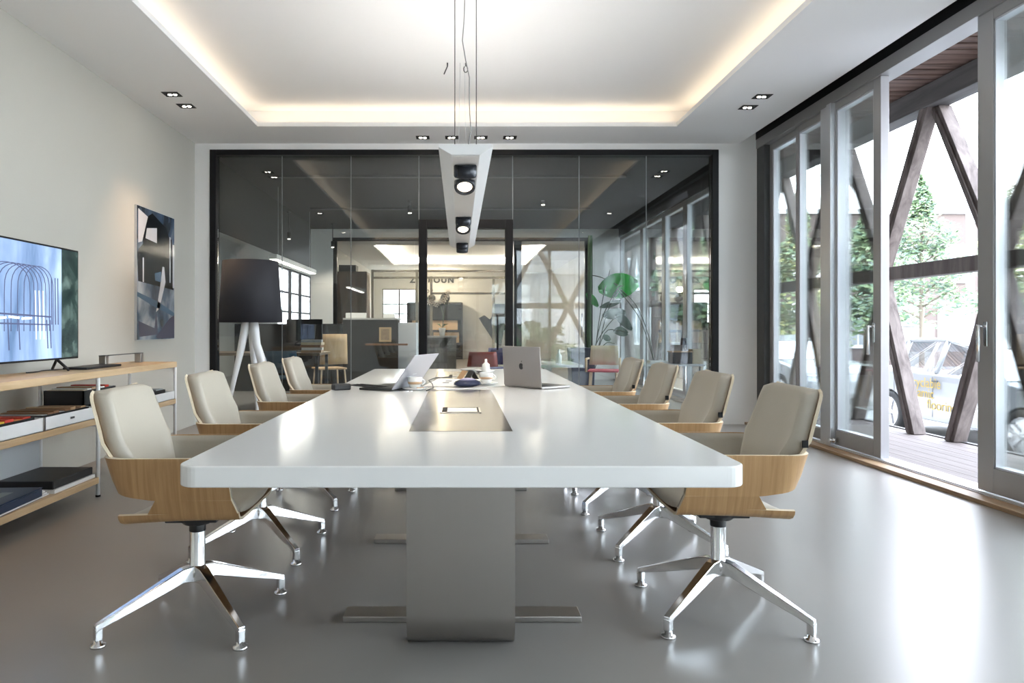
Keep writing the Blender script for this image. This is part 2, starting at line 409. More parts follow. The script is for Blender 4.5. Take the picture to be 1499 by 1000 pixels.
    # undercarriage
    m=M(); m.lathe([(.02,.365),(.03,.365),(.03,.33),(.024,.33),(.024,.32)],n=20); m.box(-.10,.09,-.06,.06,.375,.395); m.lathe([(.05,.36),(.07,.38),(.07,.41)],n=20); m.build('seat_mechanism',PLASTB,t,.003)
    m=M(); m.lathe([(.0255,.345),(.0285,.33),(.0285,.20),(.036,.185),(.036,.165),(.02,.16)],n=28); m.build('column',CHROME,t)
    for k in range(4):
        a=math.radians(45+90*k-2.5); ca,sa=math.cos(a),math.sin(a)
        st=[(.018,.205,.145,.026),(.06,.200,.150,.022),(.20,.143,.104,.018),(.345,.083,.060,.0145),(.362,.076,.050,.0145)]
        m=M(); vs=[]
        for r,zt,zb,hw in st:
            for y,z in ((-hw,zb),(-hw*.8,zt),(hw*.8,zt),(hw,zb)): vs.append((r*ca-y*sa,r*sa+y*ca,z))
        fs=[]
        for i in range(len(st)-1):
            for q in range(4): fs.append((i*4+q,i*4+(q+1)%4,(i+1)*4+(q+1)%4,(i+1)*4+q))
        fs+= [(3,2,1,0),(16,17,18,19)]
        m.add(vs,fs)
        M2=Matrix.Rotation(a,4,'Z'); m.box(.337,.363,-.013,.013,.022,.066,mat=M2)
        leg=m.build('leg',CHROME,t,.003)
        m=M(); m.lathe([(.026,0),(.027,.004),(.024,.010),(.014,.013),(.013,.024)],(.350*ca,.350*sa,0),20); m.build('foot',CHROME,leg)
    return t
ch=make_chair()
spots=[(1.007,2.71,PI-.02,'cream leather oak-shelled swivel chair on the window side, nearest the camera'),
 (1.010,3.53,PI+.01,'second swivel chair from the camera along the window side of the table'),
 (1.000,4.34,PI,'third swivel chair from the camera along the window side of the table'),
 (1.000,5.12,PI-.01,'swivel chair on the window side of the table, farthest from the camera'),
 (-.993,2.646,.02,'cream leather oak-shelled swivel chair on the shelf side, nearest the camera'),
 (-.995,3.50,0,'second swivel chair from the camera along the shelf side of the table'),
 (-.985,4.46,-.01,'third swivel chair from the camera along the shelf side, in front of floor lamp'),
 (-.985,5.27,.0,'swivel chair on the shelf side of the table, farthest from the camera')]
for i,(x,y,rz,lb) in enumerate(spots):
    if i==0: ch.location=(x,y,0); ch.rotation_euler=(0,0,rz); ch['label']=lb
    else: dup(ch,(x,y,0),rz,lb)

# ---------------------------------------------------------------- pendant
t=thing('linear_pendant','long white linear pendant with round black spotlights over the table','pendant light',(.028,0,1.83))
m=M(); y0,y1=2.94,6.42
m.prism([(-.060,0),(.060,0),(.115,.032),(.115,.045),(-.115,.045),(-.115,.032)],'y',y0,y1); m.build('housing',WHITEP,t,.002)
m=M(); m.box(-.055,.055,y0+.02,y1-.02,-.0015,0); m.build('light_panel',pm('satin_panel',(.78,.76,.74),.3),t)
for k,(d,on,tl) in enumerate(((3.14,0,.45),(3.46,1,-.55),(4.6,0,.45),(4.93,1,-.5),(6.0,0,.3),(6.28,0,.3))):
    Mt=Matrix.Rotation(tl,4,'X')
    m=M(); m.lathe([(.038,-.030),(.040,-.046),(.050,-.048),(.052,-.042),(.052,.012)],(0,d,-.001),28,mat=Mt); m.lathe([(.0,-.0305),(.039,-.0305)],(0,d,-.001),28,mat=Mt)
    sp=m.build('spotlight',pm('spot_black',(.02,.022,.028),.25,metal=.4) if k==0 else bpy.data.materials['spot_black'],t)
    m=M(); m.lathe([(0,-.044),(.030,-.044),(.036,-.038)],(0,d,-.001),24,mat=Mt); m.build('lens',LENSON if on else LEDC,sp)
m=M()
for x in (-.046,.046): m.tube([(x,2.99,.045),(x,2.99,HT-1.83)],.0019,6)
m.build('suspension_wire',DGREY,t)
m=M()
for x in (-.046,.046): m.tube([(x,6.1,.045),(x*.4,6.1,HT-1.83)],.0016,6)
m.build('suspension_wire',ALUL,t)
m=M(); pts=[(.01+.014*math.sin(k*.7)+.006*math.sin(k*1.9)-.02*(k/20),3.0+.02*math.sin(k*.5),.045+(HT-1.83-.045)*k/20) for k in range(21)]
m.tube(pts,.0022,8); m.build('power_cable',pm('cable_grey',(.3,.3,.3),.5),t)
m=M(); hx=-.13; 
m.tube([(hx,6.1,HT-1.83),(hx,6.1,HT-1.86)],.006,8); m.tube([(hx,6.1,HT-1.86),(hx-.03,6.1,HT-1.93)],.005,8)
m.tube([(.03,6.1,HT-1.83),(.03,6.1,HT-1.86)]+[(.03+.018*math.sin(a*.7),6.1,HT-1.885+.03*math.cos(a*.7)) for a in range(9)],.004,8)
m.build('ceiling_hook',DGREY,t)
area('added_ceiling_fill',(.028,4.68,1.884),.10,3.3,UPFILL,(1,.95,.90),(PI,0,0))  # added fill light over the pendant, bounces off the ceiling; not a pendant part
l=bpy.data.lights.new('pendant_spot','SPOT'); l.energy=10; l.spot_size=2.2; l.spot_blend=1; l.color=(1,.88,.72); l.shadow_soft_size=.03
for d in (3.46,4.93):
    o=bpy.data.objects.new('pendant_spot',l); C.objects.link(o); o.location=(.028,d,1.765)

# ---------------------------------------------------------------- recessed downlights
def down(label,x,y,z=HC,par=None):
    t=thing('recessed_downlight',label,'downlight',(x,y,z),group='recessed ceiling downlights')
    m=M(); 
    m.box(-.07,.07,-.06,.06,-.0015,0); 
    for q in ((-.073,-.067,-.063,.063),(.067,.073,-.063,.063),(-.067,.067,-.063,-.057),(-.067,.067,.057,.063)): m.box(*q,-.004,0)
    m.build('housing',BLACK,t)
    m=M()
    for xx in (-.022,.022): m.lathe([(0,-.0035),(.016,-.0035),(.018,-.001)],(xx,.015,0),16)
    m.build('lamp',BULB,t)
    l=bpy.data.lights.new('downlight','SPOT'); l.energy=20 if x<-1 else 9; l.spot_size=1.15 if x<-1 else 1.5; l.spot_blend=.8; l.color=(1,.66,.40) if x<-1 else (1,.78,.55); l.shadow_soft_size=.03
    o=bpy.data.objects.new('downlight',l); C.objects.link(o); o.location=(x,y,z-.02)
    return t
for lb,x,y in (('recessed downlight above the tall picture wall, nearer the camera of that pair',-2.58,6.26),('recessed downlight above the tall picture wall, nearer the partition of that pair',-2.58,6.59),
  ('recessed downlight beside the windows, nearer the camera of that pair',2.75,6.32),('recessed downlight beside the windows, nearer the partition of that pair',2.75,6.63),
  ('leftmost of the four downlights above the glass partition',-.40,7.68),('second from left of four downlights above the glass partition',-.08,7.68),('third from left of four downlights above the glass partition',.24,7.68),('rightmost of the four downlights above the glass partition',.56,7.68)): down(lb,x,y)
for y,w1 in ((.6,'nearest the camera'),(3.2,'halfway down the room')):  # extra lamps added outside the view, with made-up fixtures around them
    for x,w2 in ((-2.55,'shelf'),(2.75,'window')): down('added unseen downlight in the ceiling border on the %s side, %s'%(w2,w1),x,y)
#PART2
# ---------------------------------------------------------------- shelf unit
FX0,FX1=-2.34,-2.74
t=thing('shelf_unit','low oak and white steel shelf unit standing along the left wall','shelf',(0,0,0))
m=M(); m.box(FX1,FX0,2.1,5.78,.775,.82); m.build('top_board',OAKS,t,.003)
m=M(); m.box(FX1,FX0,2.1,5.76,.475,.515); m.build('middle_board',OAKS,t,.003)
m=M(); m.box(FX1,FX0,2.1,4.53,.09,.13); m.build('bottom_board',OAKS,t,.003)
for y in (3.31,4.54,5.77):
    for x in (FX0-.012,FX1+.012):
        m=M(); m.tube([(x,y,.012),(x,y,.775)],.0125,12); m.tube([(x,y,0),(x,y,.012)],.016,12,1); m.build('post',[WHITEP,BLACK],t)
    m=M(); m.tube([(FX0-.012,y,.465),(FX1+.012,y,.465)],.008,8); m.tube([(FX0-.012,y,.77),(FX1+.012,y,.77)],.008,8); m.tube([(FX0-.012,y,.085),(FX1+.012,y,.085)],.008,8); m.build('rail',WHITEP,t)
GREYP=pm('grey_white_panel',(.52,.54,.56),.5)
m=M(); m.box(FX1+.02,FX1+.03,2.1,4.5,.14,.46); m.build('back_panel',GREYP,t)
# white trays with material samples on the middle shelf
def tray(label,y0,y1,x0=-2.70,x1=-2.345,z=.516,h=.075):
    t=thing('sample_tray',label,'tray',((x0+x1)/2,(y0+y1)/2,z),group='white sample trays on the middle shelf')
    a,b=(x1-x0)/2,(y1-y0)/2; m=M(); m.box(-a,a,-b,b,0,.004)
    m.box(a-.004,a,-b,b,0,h); m.box(-a,-a+.004,-b,b,0,h); m.box(-a,a,-b,-b+.004,0,h); m.box(-a,a,b-.004,b,0,h)
    m.build('tray_body',WHITEP,t); m=M(); m.box(a+.0003,a+.001,-.03,.015,h*.45,h*.62); m.build('printed_mark',DGREY,t); return t
tray('white tray of colour swatches on the middle shelf, nearest the camera',2.70,3.93)
tray('white tray of brown veneer samples in the middle of the shelf unit',3.95,4.52)
tray('white tray holding black box at the far end of the middle shelf',4.60,5.74,h=.065)
SW={'red':(.55,.05,.03),'yellow':(.75,.48,.06),'white':(.75,.75,.72),'grey':(.35,.37,.38),'brown':(.22,.11,.055),'tan':(.42,.27,.15),'black':(.03,.03,.03),'orange':(.6,.2,.05),'cream':(.62,.52,.36),'blue':(.08,.13,.25)}
SM={k:pm('swatch_'+k,v,.55) for k,v in SW.items()}
def swatch_box(label,loc,L,Wd,H,cols,rz=0,tilt=0,lid=True,cat='sample box',name='sample_box'):
    t=thing(name,label,cat,loc,rz); t.rotation_euler=(tilt,0,rz)
    m=M(); m.box(-Wd/2,Wd/2,-L/2,L/2,0,.006)
    for q in ((-Wd/2,-Wd/2+.008,-L/2,L/2),(Wd/2-.008,Wd/2,-L/2,L/2),(-Wd/2,Wd/2,-L/2,-L/2+.008),(-Wd/2,Wd/2,L/2-.008,L/2)): m.box(*q,0,H)
    m.build('box_body',PLASTB,t)
    n=len(cols)
    for i,c in enumerate(cols):
        ya=-L/2+.012+(L-.024)*i/n; m=M(); m.box(-Wd/2+.012,Wd/2-.012,ya,ya+(L-.024)/n-.004,.006,H+.002+.006*(i%3)); m.build('swatch',SM[c],t)
    return t
swatch_box('open black box of red, yellow and white swatches on the near shelf tray',(-2.52,3.58,.545),.62,.30,.055,['white','grey','cream','white','yellow','red','orange','red'])
swatch_box('flat black box with grey and brown veneer samples behind nearest chair',(-2.53,4.23,.545),.50,.30,.050,['grey','brown','brown','grey','brown','tan','brown','tan'])
swatch_box('raised black box of cream and white swatches near the shelf middle',(-2.56,4.72,.592),.42,.26,.10,['cream','white','tan','cream','white','red','grey'])
swatch_box('low black swatch box farthest from the camera on the shelf unit',(-2.53,5.32,.545),.70,.28,.055,['black','grey','black','black','grey'])
# papers and folders on bottom shelf
t=thing('magazine_stack','stack of dark blue magazines fanned open on the bottom shelf','magazines',(-2.50,3.70,.131),.06)
m=M(); 
for k in range(5): 
    m.box(-.14+.004*k,.145-.006*k,-.30,.29+.018*(4-k)*.5,.004+.009*k,.011+.009*k)
m.build('pages',WHITEP,t); m=M(); m.box(-.14,.13,-.30,.285,.0495,.056); m.box(.12,.142,-.30,.26,0.0,.05); m.build('cover',pm('navy_cover',(.02,.035,.075),.3),t)
m=M(); m.box(-.02,.04,.02,.16,.0562,.0568); m.build('cover_picture',SM['grey'],t)
t=thing('black_folder','black ring folder lying at the far end of the bottom shelf','folder',(-2.54,4.29,.131),0)
m=M(); m.box(-.17,.17,-.22,.22,.022,.07); m.build('cover',PLASTB,t,.006); m=M(); m.box(-.175,.18,-.225,.225,0,.021); m.build('paper_block',WHITEP,t)
t=thing('dark_slab','flat dark grey sample slab on the near end of the bottom shelf','slab',(-2.52,3.2,.131)); M().box(-.16,.16,-.2,.15,0,.018).build('slab',DGREY,t,.003)
# things on the top board
t=thing('metal_stand','brushed metal and glass open box on the shelf top','metal box',(-2.60,5.38,.821))
for yy in (-.28,.28):
    m=M(); m.box(-.025,.025,yy-.025,yy+.025,0,.072); m.build('side_block',STEEL,t,.003)
m=M(); m.box(-.025,.025,-.305,.305,.0725,.0765); m.build('top_plate',DGREY,t)
t=thing('black_tablet','slim black media box lying beside the television foot','media box',(-2.55,4.86,.821)); M().box(-.08,.08,-.24,.24,0,.016).build('casing',PLASTB,t,.004)
m=M(); m.tube([(-2.66+.02*math.sin(k),4.28+.045*k,.8245) for k in range(9)],.0035,6); tag(m.build('tv_cable',PLASTB),'thin black cable trailing from the television foot along the shelf','cable')

# television
t=thing('television','wide flat television on two splayed black feet, showing blue picture','television',(-2.60,4.11,.0))
m=M(); m.box(-.03,.0,-.65,.65,.893,1.625); m.build('frame',BLACK,t,.003)
# blue half of picture
def picmat(name,c1,c2,c3,scale,es,rough=.12,seed=0):
    m=bpy.data.materials.new(name); m.use_nodes=True; nt=m.node_tree; b=nt.nodes['Principled BSDF']; b.inputs['Roughness'].default_value=rough
    tc=nt.nodes.new('ShaderNodeTexCoord'); mp=nt.nodes.new('ShaderNodeMapping'); mp.inputs['Scale'].default_value=scale; mp.inputs['Location'].default_value=(seed,seed*.7,seed*.3)
    nz=nt.nodes.new('ShaderNodeTexNoise'); nz.inputs['Scale'].default_value=1; nz.inputs['Detail'].default_value=4; nz.inputs['Distortion'].default_value=.6
    cr=nt.nodes.new('ShaderNodeValToRGB'); e=cr.color_ramp.elements; e[0].position=.3; e[0].color=(*c1,1); e[1].position=.72; e[1].color=(*c3,1); x=e.new(.5); x.color=(*c2,1)
    nt.links.new(tc.outputs['Object'],mp.inputs[0]); nt.links.new(mp.outputs[0],nz.inputs[0]); nt.links.new(nz.outputs[0],cr.inputs[0]); nt.links.new(cr.outputs[0],b.inputs['Base Color'])
    if es: nt.links.new(cr.outputs[0],b.inputs['Emission Color']); b.inputs['Emission Strength'].default_value=es
    return m
BLUEP=picmat('screen_blue',(.05,.085,.15),(.11,.16,.26),(.24,.31,.43),(1,5,1.2),.75)
DARKP=picmat('screen_dark',(.005,.010,.010),(.012,.022,.020),(.07,.10,.09),(1,7,6),.6,seed=4)
LINEP=emis('screen_line',(.045,.055,.10),1); LINEL=emis('screen_highlight',(.50,.58,.70),1)
m=M(); m.box(.0003,.0012,-.638,.445,.905,1.613); scr=m.build('screen',BLUEP,t)
m=M(); m.box(.0003,.0012,.445,.638,.905,1.613); m.build('screen_strip',DARKP,t)
def arc2(cy,cz,w,h,yo=0,n=14):
    pts=[(cy-w/2,cz-h*.55)]+[(cy-w/2*math.cos(PI*k/n),cz+h*.45*math.sin(PI*k/n)**.6) for k in range(n+1)]+[(cy+w/2,cz-h*.55)]
    return pts
m=M()
for k in range(7):
    cy=-.30+.05*k; 
    m.tube([(.0016,y,z) for y,z in arc2(cy+.20,1.30,.42-.02*k,.40)],.0028,5)
for yy in (-.1,.0,.28,.315): m.tube([(.0016,yy,1.15),(.0016,yy+.012,.97)],.004,5)
m.tube([(.0016,-.45,1.19),(.0016,.32,1.17)],.006,5); m.tube([(.0016,-.45,1.13),(.0016,.31,1.12)],.005,5)
for yy in (.33,.37,.40): m.tube([(.0016,yy,1.42),(.0016,yy+.005,1.12)],.004,5)
m.build('chair_drawing',LINEP,scr)
m=M()
for k in range(5): m.tube([(.0018,-.45+.12*k,1.155+.01*(k%2)),(.0018,-.36+.12*k,1.16)],.008,5,flat=1)
for yy in (.16,.2,.24): m.tube([(.0018,yy,1.33),(.0018,yy+.012,1.03)],.003,5)
m.build('highlight',LINEL,scr)
for yy in (-.40,.42):
    m=M(); m.tube([(-.015,yy,.90),(-.015,yy,.895),(.09,yy-.05,.829)],.009,8); m.tube([(-.015,yy,.895),(-.09,yy+.08,.829)],.009,8); m.build('foot',PLASTB,t)

# tall glossy picture
t=thing('wall_picture','tall narrow glossy picture in black, blue and white on the left wall','picture',(XL,6.885,1.615))
PW=picmat('picture_photo',(.010,.014,.022),(.06,.10,.16),(.45,.50,.56),(1,3.2,2.2),0,.15,seed=1.5)
m=M(); m.box(0,.022,-.425,.425,-.63,.63); pan=m.build('panel',ALUL,t)
m=M(); m.box(.0222,.0235,-.422,.422,-.627,.627); m.build('print',PW,t)
def flat(name,polys,mat,dep,par=t):
    m=M()
    for p in polys: m.prism(p,'x',dep,dep+.0006)
    return m.build(name,mat,par)
PB=pm('print_black',(.004,.006,.009),.12,spec=.2); PWh=pm('print_white',(.58,.60,.64),.06); PBl=pm('print_blue',(.05,.11,.19),.06); PIn=pm('print_indigo',(.045,.045,.085),.06)
flat('print_dark_area',[[(-.32,.50),(-.10,.60),(.22,.50),(.30,.40),(.36,.40),(.40,.1),(.40,-.12),(-.40,-.08),(-.42,.2),(-.30,.28)]],PB,.0236)
flat('print_light_shape',[[(-.40,.60),(-.20,.55),(-.32,.30),(-.40,.28)],[(-.25,.34),(0,.32),(0,.47),(-.22,.44)],[(.30,.42),(.325,.42),(.325,-.05),(.30,-.05)],[(-.31,.15),(-.285,.15),(-.285,-.08),(-.31,-.08)],[(.13,.10),(.17,.10),(.20,-.05),(.06,-.32),(-.02,-.36),(.07,-.12)],[(.38,.35),(.42,.35),(.42,-.1),(.38,-.1)]],PWh,.0243)
flat('print_blue_shape',[[(-.05,.02),(.10,.05),(.10,-.06),(-.04,-.05)],[(-.42,-.18),(.05,-.26),(.42,-.36),(.42,-.40),(-.1,-.30),(-.42,-.22)]],PBl,.0243)
flat('print_indigo_shape',[[(-.02,-.60),(.30,-.42),(.42,-.38),(.42,-.62),(0,-.62)],[(-.40,-.45),(-.05,-.52),(-.02,-.36),(.01,-.50),(.02,-.58),(-.38,-.60)]],PIn,.0243)

# ---------------------------------------------------------------- floor lamp
t=thing('floor_lamp','floor lamp with black drum shade on white wooden tripod legs','floor lamp',(-1.90,6.35,0))
m=M(); m.lathe([(.281,1.15),(.245,1.706),(.241,1.706),(.277,1.15)],n=48); m.build('lamp_shade',SHADE,t)
m=M(); m.lathe([(.2765,1.151),(.2405,1.705)],n=48); m.build('shade_lining',SHADEI,t)
m=M(); m.lathe([(.0,1.33),(.03,1.30),(.035,1.26),(.02,1.22),(.0,1.21)],n=16); m.build('bulb',emis('lamp_bulb',(1,.8,.5),6),t)
for az in (205,335,90):
    a=math.radians(az); pr_=[(.02,1.28,.026),(.045,1.12,.038),(.085,.90,.032),(.14,.65,.022),(.20,.35,.014),(.25,0.0,.014)] if az!=335 else [(.02,1.28,.03),(.04,1.12,.042),(.07,.95,.036),(.13,.80,.04),(.17,.5,.033),(.23,0.0,.014)]
    m=M(); m.tube([(r*math.cos(a),r*math.sin(a),z+.0) for r,z,w in pr_],[w for r,z,w in pr_],12); m.build('leg',WHITEP,t)

# ---------------------------------------------------------------- things on the table
TZ=.7502
CUPW=pm('porcelain',(.82,.82,.80),.15)
def logo_apple(m,sz,dep):
    pts=[]
    for k in range(24):
        a=2*PI*k/24; r=.5*(1-.10*math.cos(a-PI/2)**8)
        x,z=r*math.cos(a)*.88,r*math.sin(a)
        if abs(a)<.62 or a>2*PI-.62: x-=.16*(1-abs(math.sin(a))/.6)
        pts.append((x*sz,z*sz))
    m.prism(pts,'y',dep,dep+.0006); m.prism([(.02*sz,.56*sz),(.10*sz,.78*sz),(.22*sz,.84*sz),(.16*sz,.62*sz)],'y',dep,dep+.0006)
def laptop(label,p0,ang,W,D,H,lean,lidm,basem,logo=None):
    """hinge from p0 along local +x; base runs to local +y, lid rises at the hinge and leans away from the base"""
    t=thing('laptop',label,'laptop',(p0[0],p0[1],TZ),ang)
    m=M(); m.box(0,W,0,D,.002,.014); b=m.build('base',basem,t,.003)
    m=M(); m.box(.02,W-.02,.02,D*.5,.0141,.0150); m.build('keyboard',PLASTB,b); m=M(); m.box(W*.34,W*.66,D*.6,D*.93,.0141,.0146); m.build('trackpad',DGREY,b)
    Mt=Matrix.Translation((0,0,.010))@Matrix.Rotation(lean,4,'X')
    m=M(); m.box(0,W,-.006,0,0,H,mat=Mt); l=m.build('lid',lidm,t,.003)
    m=M(); m.box(.006,W-.006,.0001,.0010,.006,H-.006,mat=Mt); m.build('screen',pm('laptop_screen',(.01,.01,.012),.1),l)
    m=M()
    if logo=='fruit':
        logo_apple(m,.040,0); m.v=[Mt@(v+Vector((W*.5,-.0068,H*.5))) for v in m.v]; m.build('emblem',PLASTB,l)
    else:
        m.box(W*.42,W*.58,-.0066,-.006,H*.40,H*.43,mat=Mt); m.build('emblem',ALUL,l)
    return t
SG=pm('space_grey_aluminium',(.33,.31,.30),.38,metal=.6); SV=pm('silver_lilac_lid',(.50,.50,.54),.36,metal=.35)
laptop('open grey laptop with dark emblem on its lid, right of the steel inlay',(.275,4.20),math.atan2(-.26,.194),.325,.225,.232,.06,SG,SG,'fruit')
# left laptop: the base lies to its left
def mirror_lap():
    hx,hy=-.373,3.84; ang=math.atan2(.94,.34)
    return laptop('open silver laptop leaning back beside the cables on the table left',(hx,hy),ang,.36,.20,.235,.62,SV,PLASTB)
mirror_lap()
def cup(label,x,y,rz=0):
    t=thing('coffee_cup',label,'cup',(x,y,TZ+.012),rz)
    m=M(); m.lathe([(.0,.0),(.026,.0),(.030,.006),(.041,.035),(.043,.062),(.040,.062),(.038,.036),(.026,.010),(.0,.008)],n=28); m.build('bowl',CUPW,t)
    m=M(); m.lathe([(0,.048),(.0388,.048)],n=24); m.build('coffee',pm('coffee',(.10,.045,.02),.1),t)
    m=M(); m.tube([(.040+.018*math.sin(PI*k/8),0,.05-.034*k/8) for k in range(9)],.0042,8); m.build('handle',CUPW,t)
    m=M(); m.lathe([(.0385,.022),(.0415,.037)],n=24); m.build('printed_band',pm('tan_print',(.50,.33,.20),.3),t)
    return t
def saucer(label,x,y):
    m=M(); m.lathe([(.0,.003),(.035,.003),(.04,.0),(.045,.002),(.074,.013),(.073,.0155),(.045,.006),(.0,.0065)],n=36); o=m.build('saucer',CUPW); o.location=(x,y,TZ); return tag(o,label,'saucer')
cup('white coffee cup in front of the silver laptop, left of steel inlay',-.248,3.92,.3); saucer('white saucer under the cup in front of the silver laptop',-.248,3.92)
cup('white coffee cup with tan band beside the grey laptop',.168,4.30,0); saucer('white saucer under the cup beside the grey laptop',.168,4.30)
o=M().box(-.02,.02,-.008,.008,0,.006).build('biscuit',SM['tan'],None,.002); o.location=(-.215,3.868,TZ+.014); o.rotation_euler=(0,0,.3); tag(o,'small tan biscuit lying on the saucer of left cup','biscuit')
m=M(); m.tube([(0,0,.003),(.05,.01,.003)],.002,6); m.tube([(.05,.01,.003),(.065,.013,.004)],.005,8,flat=.5); o=m.build('teaspoon',CHROME); o.location=(-.32,3.80,TZ); tag(o,'small steel teaspoon on the table in front of the left cup','spoon')
t=thing('power_adapter','black power adapter with coiled cable near the table left edge','adapter',(-.665,3.93,TZ),.5); M().box(-.05,.05,-.03,.03,0,.035).build('adapter_body',PLASTB,t,.008)
m=M(); pts=[]
for k in range(60):
    a=k*.42; pts.append((.10+.07*math.cos(a)+.0016*k,-.06+.06*math.sin(a*.93),.006+.022*abs(math.sin(a*.5))))
m.tube(pts,.0032,6); m.build('coiled_cable',PLASTB,t)
m=M(); m.tube([(-.18,3.84,.004),(-.155,3.98,.004),(-.15,4.05,.004),(-.165,4.3,.004),(-.20,4.6,.004),(-.16,4.85,.004),(-.05,4.9,.004)],.003,6); o=m.build('charging_cable',PLASTB); o.location=(0,0,TZ); tag(o,'thin black charging cable running from the left coffee cup across the table','cable')
m=M(); m.tube([(-.16,3.86,.004),(-.05,3.90,.004),(.05,3.98,.004),(.15,4.02,.004),(.27,4.15,.004)],.0025,6); o=m.build('white_cable',pm('cable_white',(.7,.7,.7),.4)); o.location=(0,0,TZ); tag(o,'thin pale cable crossing the steel inlay towards the grey laptop','cable')
t=thing('printed_sheet','white printed sheet with small dark swatches in the table centre','paper',(-.03,4.42,TZ+.002),-.12)
M().box(-.15,.14,-.30,.30,0,.0015).build('sheet',pm('paper',(.84,.82,.78),.6),t)
m=M()
for i in range(3):
    for j in range(2): m.box(-.07+.07*i,-.03+.07*i,-.05+.13*j,.0+.13*j,.0016,.0022)
m.build('printed_swatches',SM['black'],t)
t=thing('card_holder','dark blue rounded conference speaker with lilac top on the sheet','speaker',(.05,4.12,TZ+.004),.3)
m=M(); m.lathe([(0,0),(.055,0),(.085,.012),(.075,.030),(.03,.046),(0,.05)],n=28,sy=.8); m.build('speaker_body',pm('navy_plastic',(.03,.04,.09),.25),t)
m=M(); m.lathe([(.052,.0385),(.03,.0475),(0,.0515)],n=28,sy=.8); m.build('speaker_top',pm('lilac',(.45,.42,.65),.3),t)
t=thing('tent_card','small folded black tent card standing in the table centre','card',(.085,4.75,TZ+.002),.35)
m=M(); m.prism([(-.035,0),(0,.055),(.035,0),(.031,0),(0,.049),(-.031,0)],'y',-.05,.05); m.build('card',PLASTB,t)
m=M(); m.prism([(-.085,0),(-.045,.055),(-.048,.058),(-.089,.002)],'y',-.05,.05); m.build('open_cover',SM['tan'],t)
for i,(x,y,lb) in enumerate(((.20,5.45,'small white dish at the far end of the table, nearer the grey laptop'),(.08,5.60,'small white dish at the far end of the table, nearer the partition'))):
    m=M(); m.lathe([(0,0),(.05,0),(.085,.016),(.083,.019),(.05,.005),(0,.005)],n=28); o=m.build('dish',CUPW); o.location=(x,y,TZ+.002); tag(o,lb,'dish')
m=M(); m.lathe([(0,0),(.03,0),(.033,.02),(.028,.075),(.010,.09),(.009,.115),(.0,.115)],n=20); o=m.build('white_bottle',CUPW); o.location=(.20,5.2,TZ+.002); tag(o,'small white milk bottle between the cups and the far table end','bottle')

# ---------------------------------------------------------------- outside
TIMB=wood('weathered_timber',(.075,.058,.052),(.21,.175,.16),(9,9,1.4),.8)
TIMBD=wood('dark_timber',(.05,.046,.046),(.10,.092,.09),(9,1.2,9),.8)
DECKW=wood('deck_board',(.10,.078,.072),(.17,.14,.13),(22,1.2,1),.75)
SOFF=wood('canopy_board',(.06,.035,.028),(.22,.14,.11),(1.3,10,3),.8)
m=M(); 
for k in range(9): m.box(3.56+.146*k,3.56+.146*k+.140,Y0-2,27,-.05,-.015)
o=m.build('deck',DECKW); o['kind']='structure'
m=M(); m.box(4.875,4.93,Y0-2,27,-.3,-.005); o=m.build('deck_edge',TIMBD); o['kind']='structure'
t=thing('timber_canopy','weathered plank canopy over the outside deck','canopy')
m=M(); y=Y0-2
while y<27: m.box(3.5,5.0,y,y+.105,3.56+.006*math.sin(y*9),3.60); y+=.125
m.build('soffit_boards',SOFF,t)
M().box(3.5,5.05,Y0-2,27,3.60,3.75).build('canopy_roof',DGREY,t)
t=thing('beam_lattice','crossed weathered timber beams standing along the deck edge','lattice')
M().box(4.70,4.92,Y0-2,27,3.33,3.55).build('top_beam',TIMBD,t,.006)
M().box(4.74,4.88,Y0-2,27,1.625,1.77).build('rail',TIMB,t,.006)
for k in range(-3,13):
    ya=7.07+1.7*(k-2)
    for sg in (1,-1):
        m=M(); h=3.33; dy=1.7*sg
        L=math.hypot(dy,h); px,pz=h/L*.065,-dy/L*.065
        q=[(ya-px,h-pz),(ya+px,h+pz),(ya+dy+px,0+pz),(ya+dy-px,0-pz)]
        xo=4.73 if sg==1 else 4.80
        u=ya+.03*sg; r1=ya+.86*sg; lo=ya+.24*sg
        for a,za,b,zb in ((u,h,r1,1.66),(r1,1.74,lo,-.01)):
            m=M(); m.prism([(a-.066,za),(a+.066,za),(b+.066,zb),(b-.066,zb)],'x',xo,xo+.13)
            m.prism([(a-.018,za),(a+.018,za),(b+.018,zb),(b-.018,zb)],'x',xo-.02,xo+.15)
            m.build('brace',TIMB,t,.004)
t=thing('beam_lattice','crossed weathered beams outside the glazing behind the camera','lattice')
M().box(-1,4.7,-2.95,-2.75,3.33,3.55).build('top_beam',TIMBD,t); M().box(-1,4.7,-2.92,-2.78,1.62,1.77).build('rail',TIMB,t)
for k in range(4):
    for sg in (1,-1):
        m=M(); u=.4+1.7*k; m.prism([(u-.07,3.33),(u+.07,3.33),(u+.07+1.7*sg,-.01),(u-.07+1.7*sg,-.01)],'y',-2.90,-2.78); m.build('brace',TIMB,t)
# street
STREET=pm('street_paving',(.26,.26,.255),.9,noise=.1,nscale=(2,2,2)); 
m=M(); m.box(4.93,60,-12,60,-.75,-.62); struct(m.build('ground',STREET))
m=M(); m.box(4.95,6.0,-8,30,-.62,-.50); o=m.build('pavement',pm('pavement',(.34,.335,.325),.9,noise=.06,nscale=(3,3,3))); o['kind']='structure'
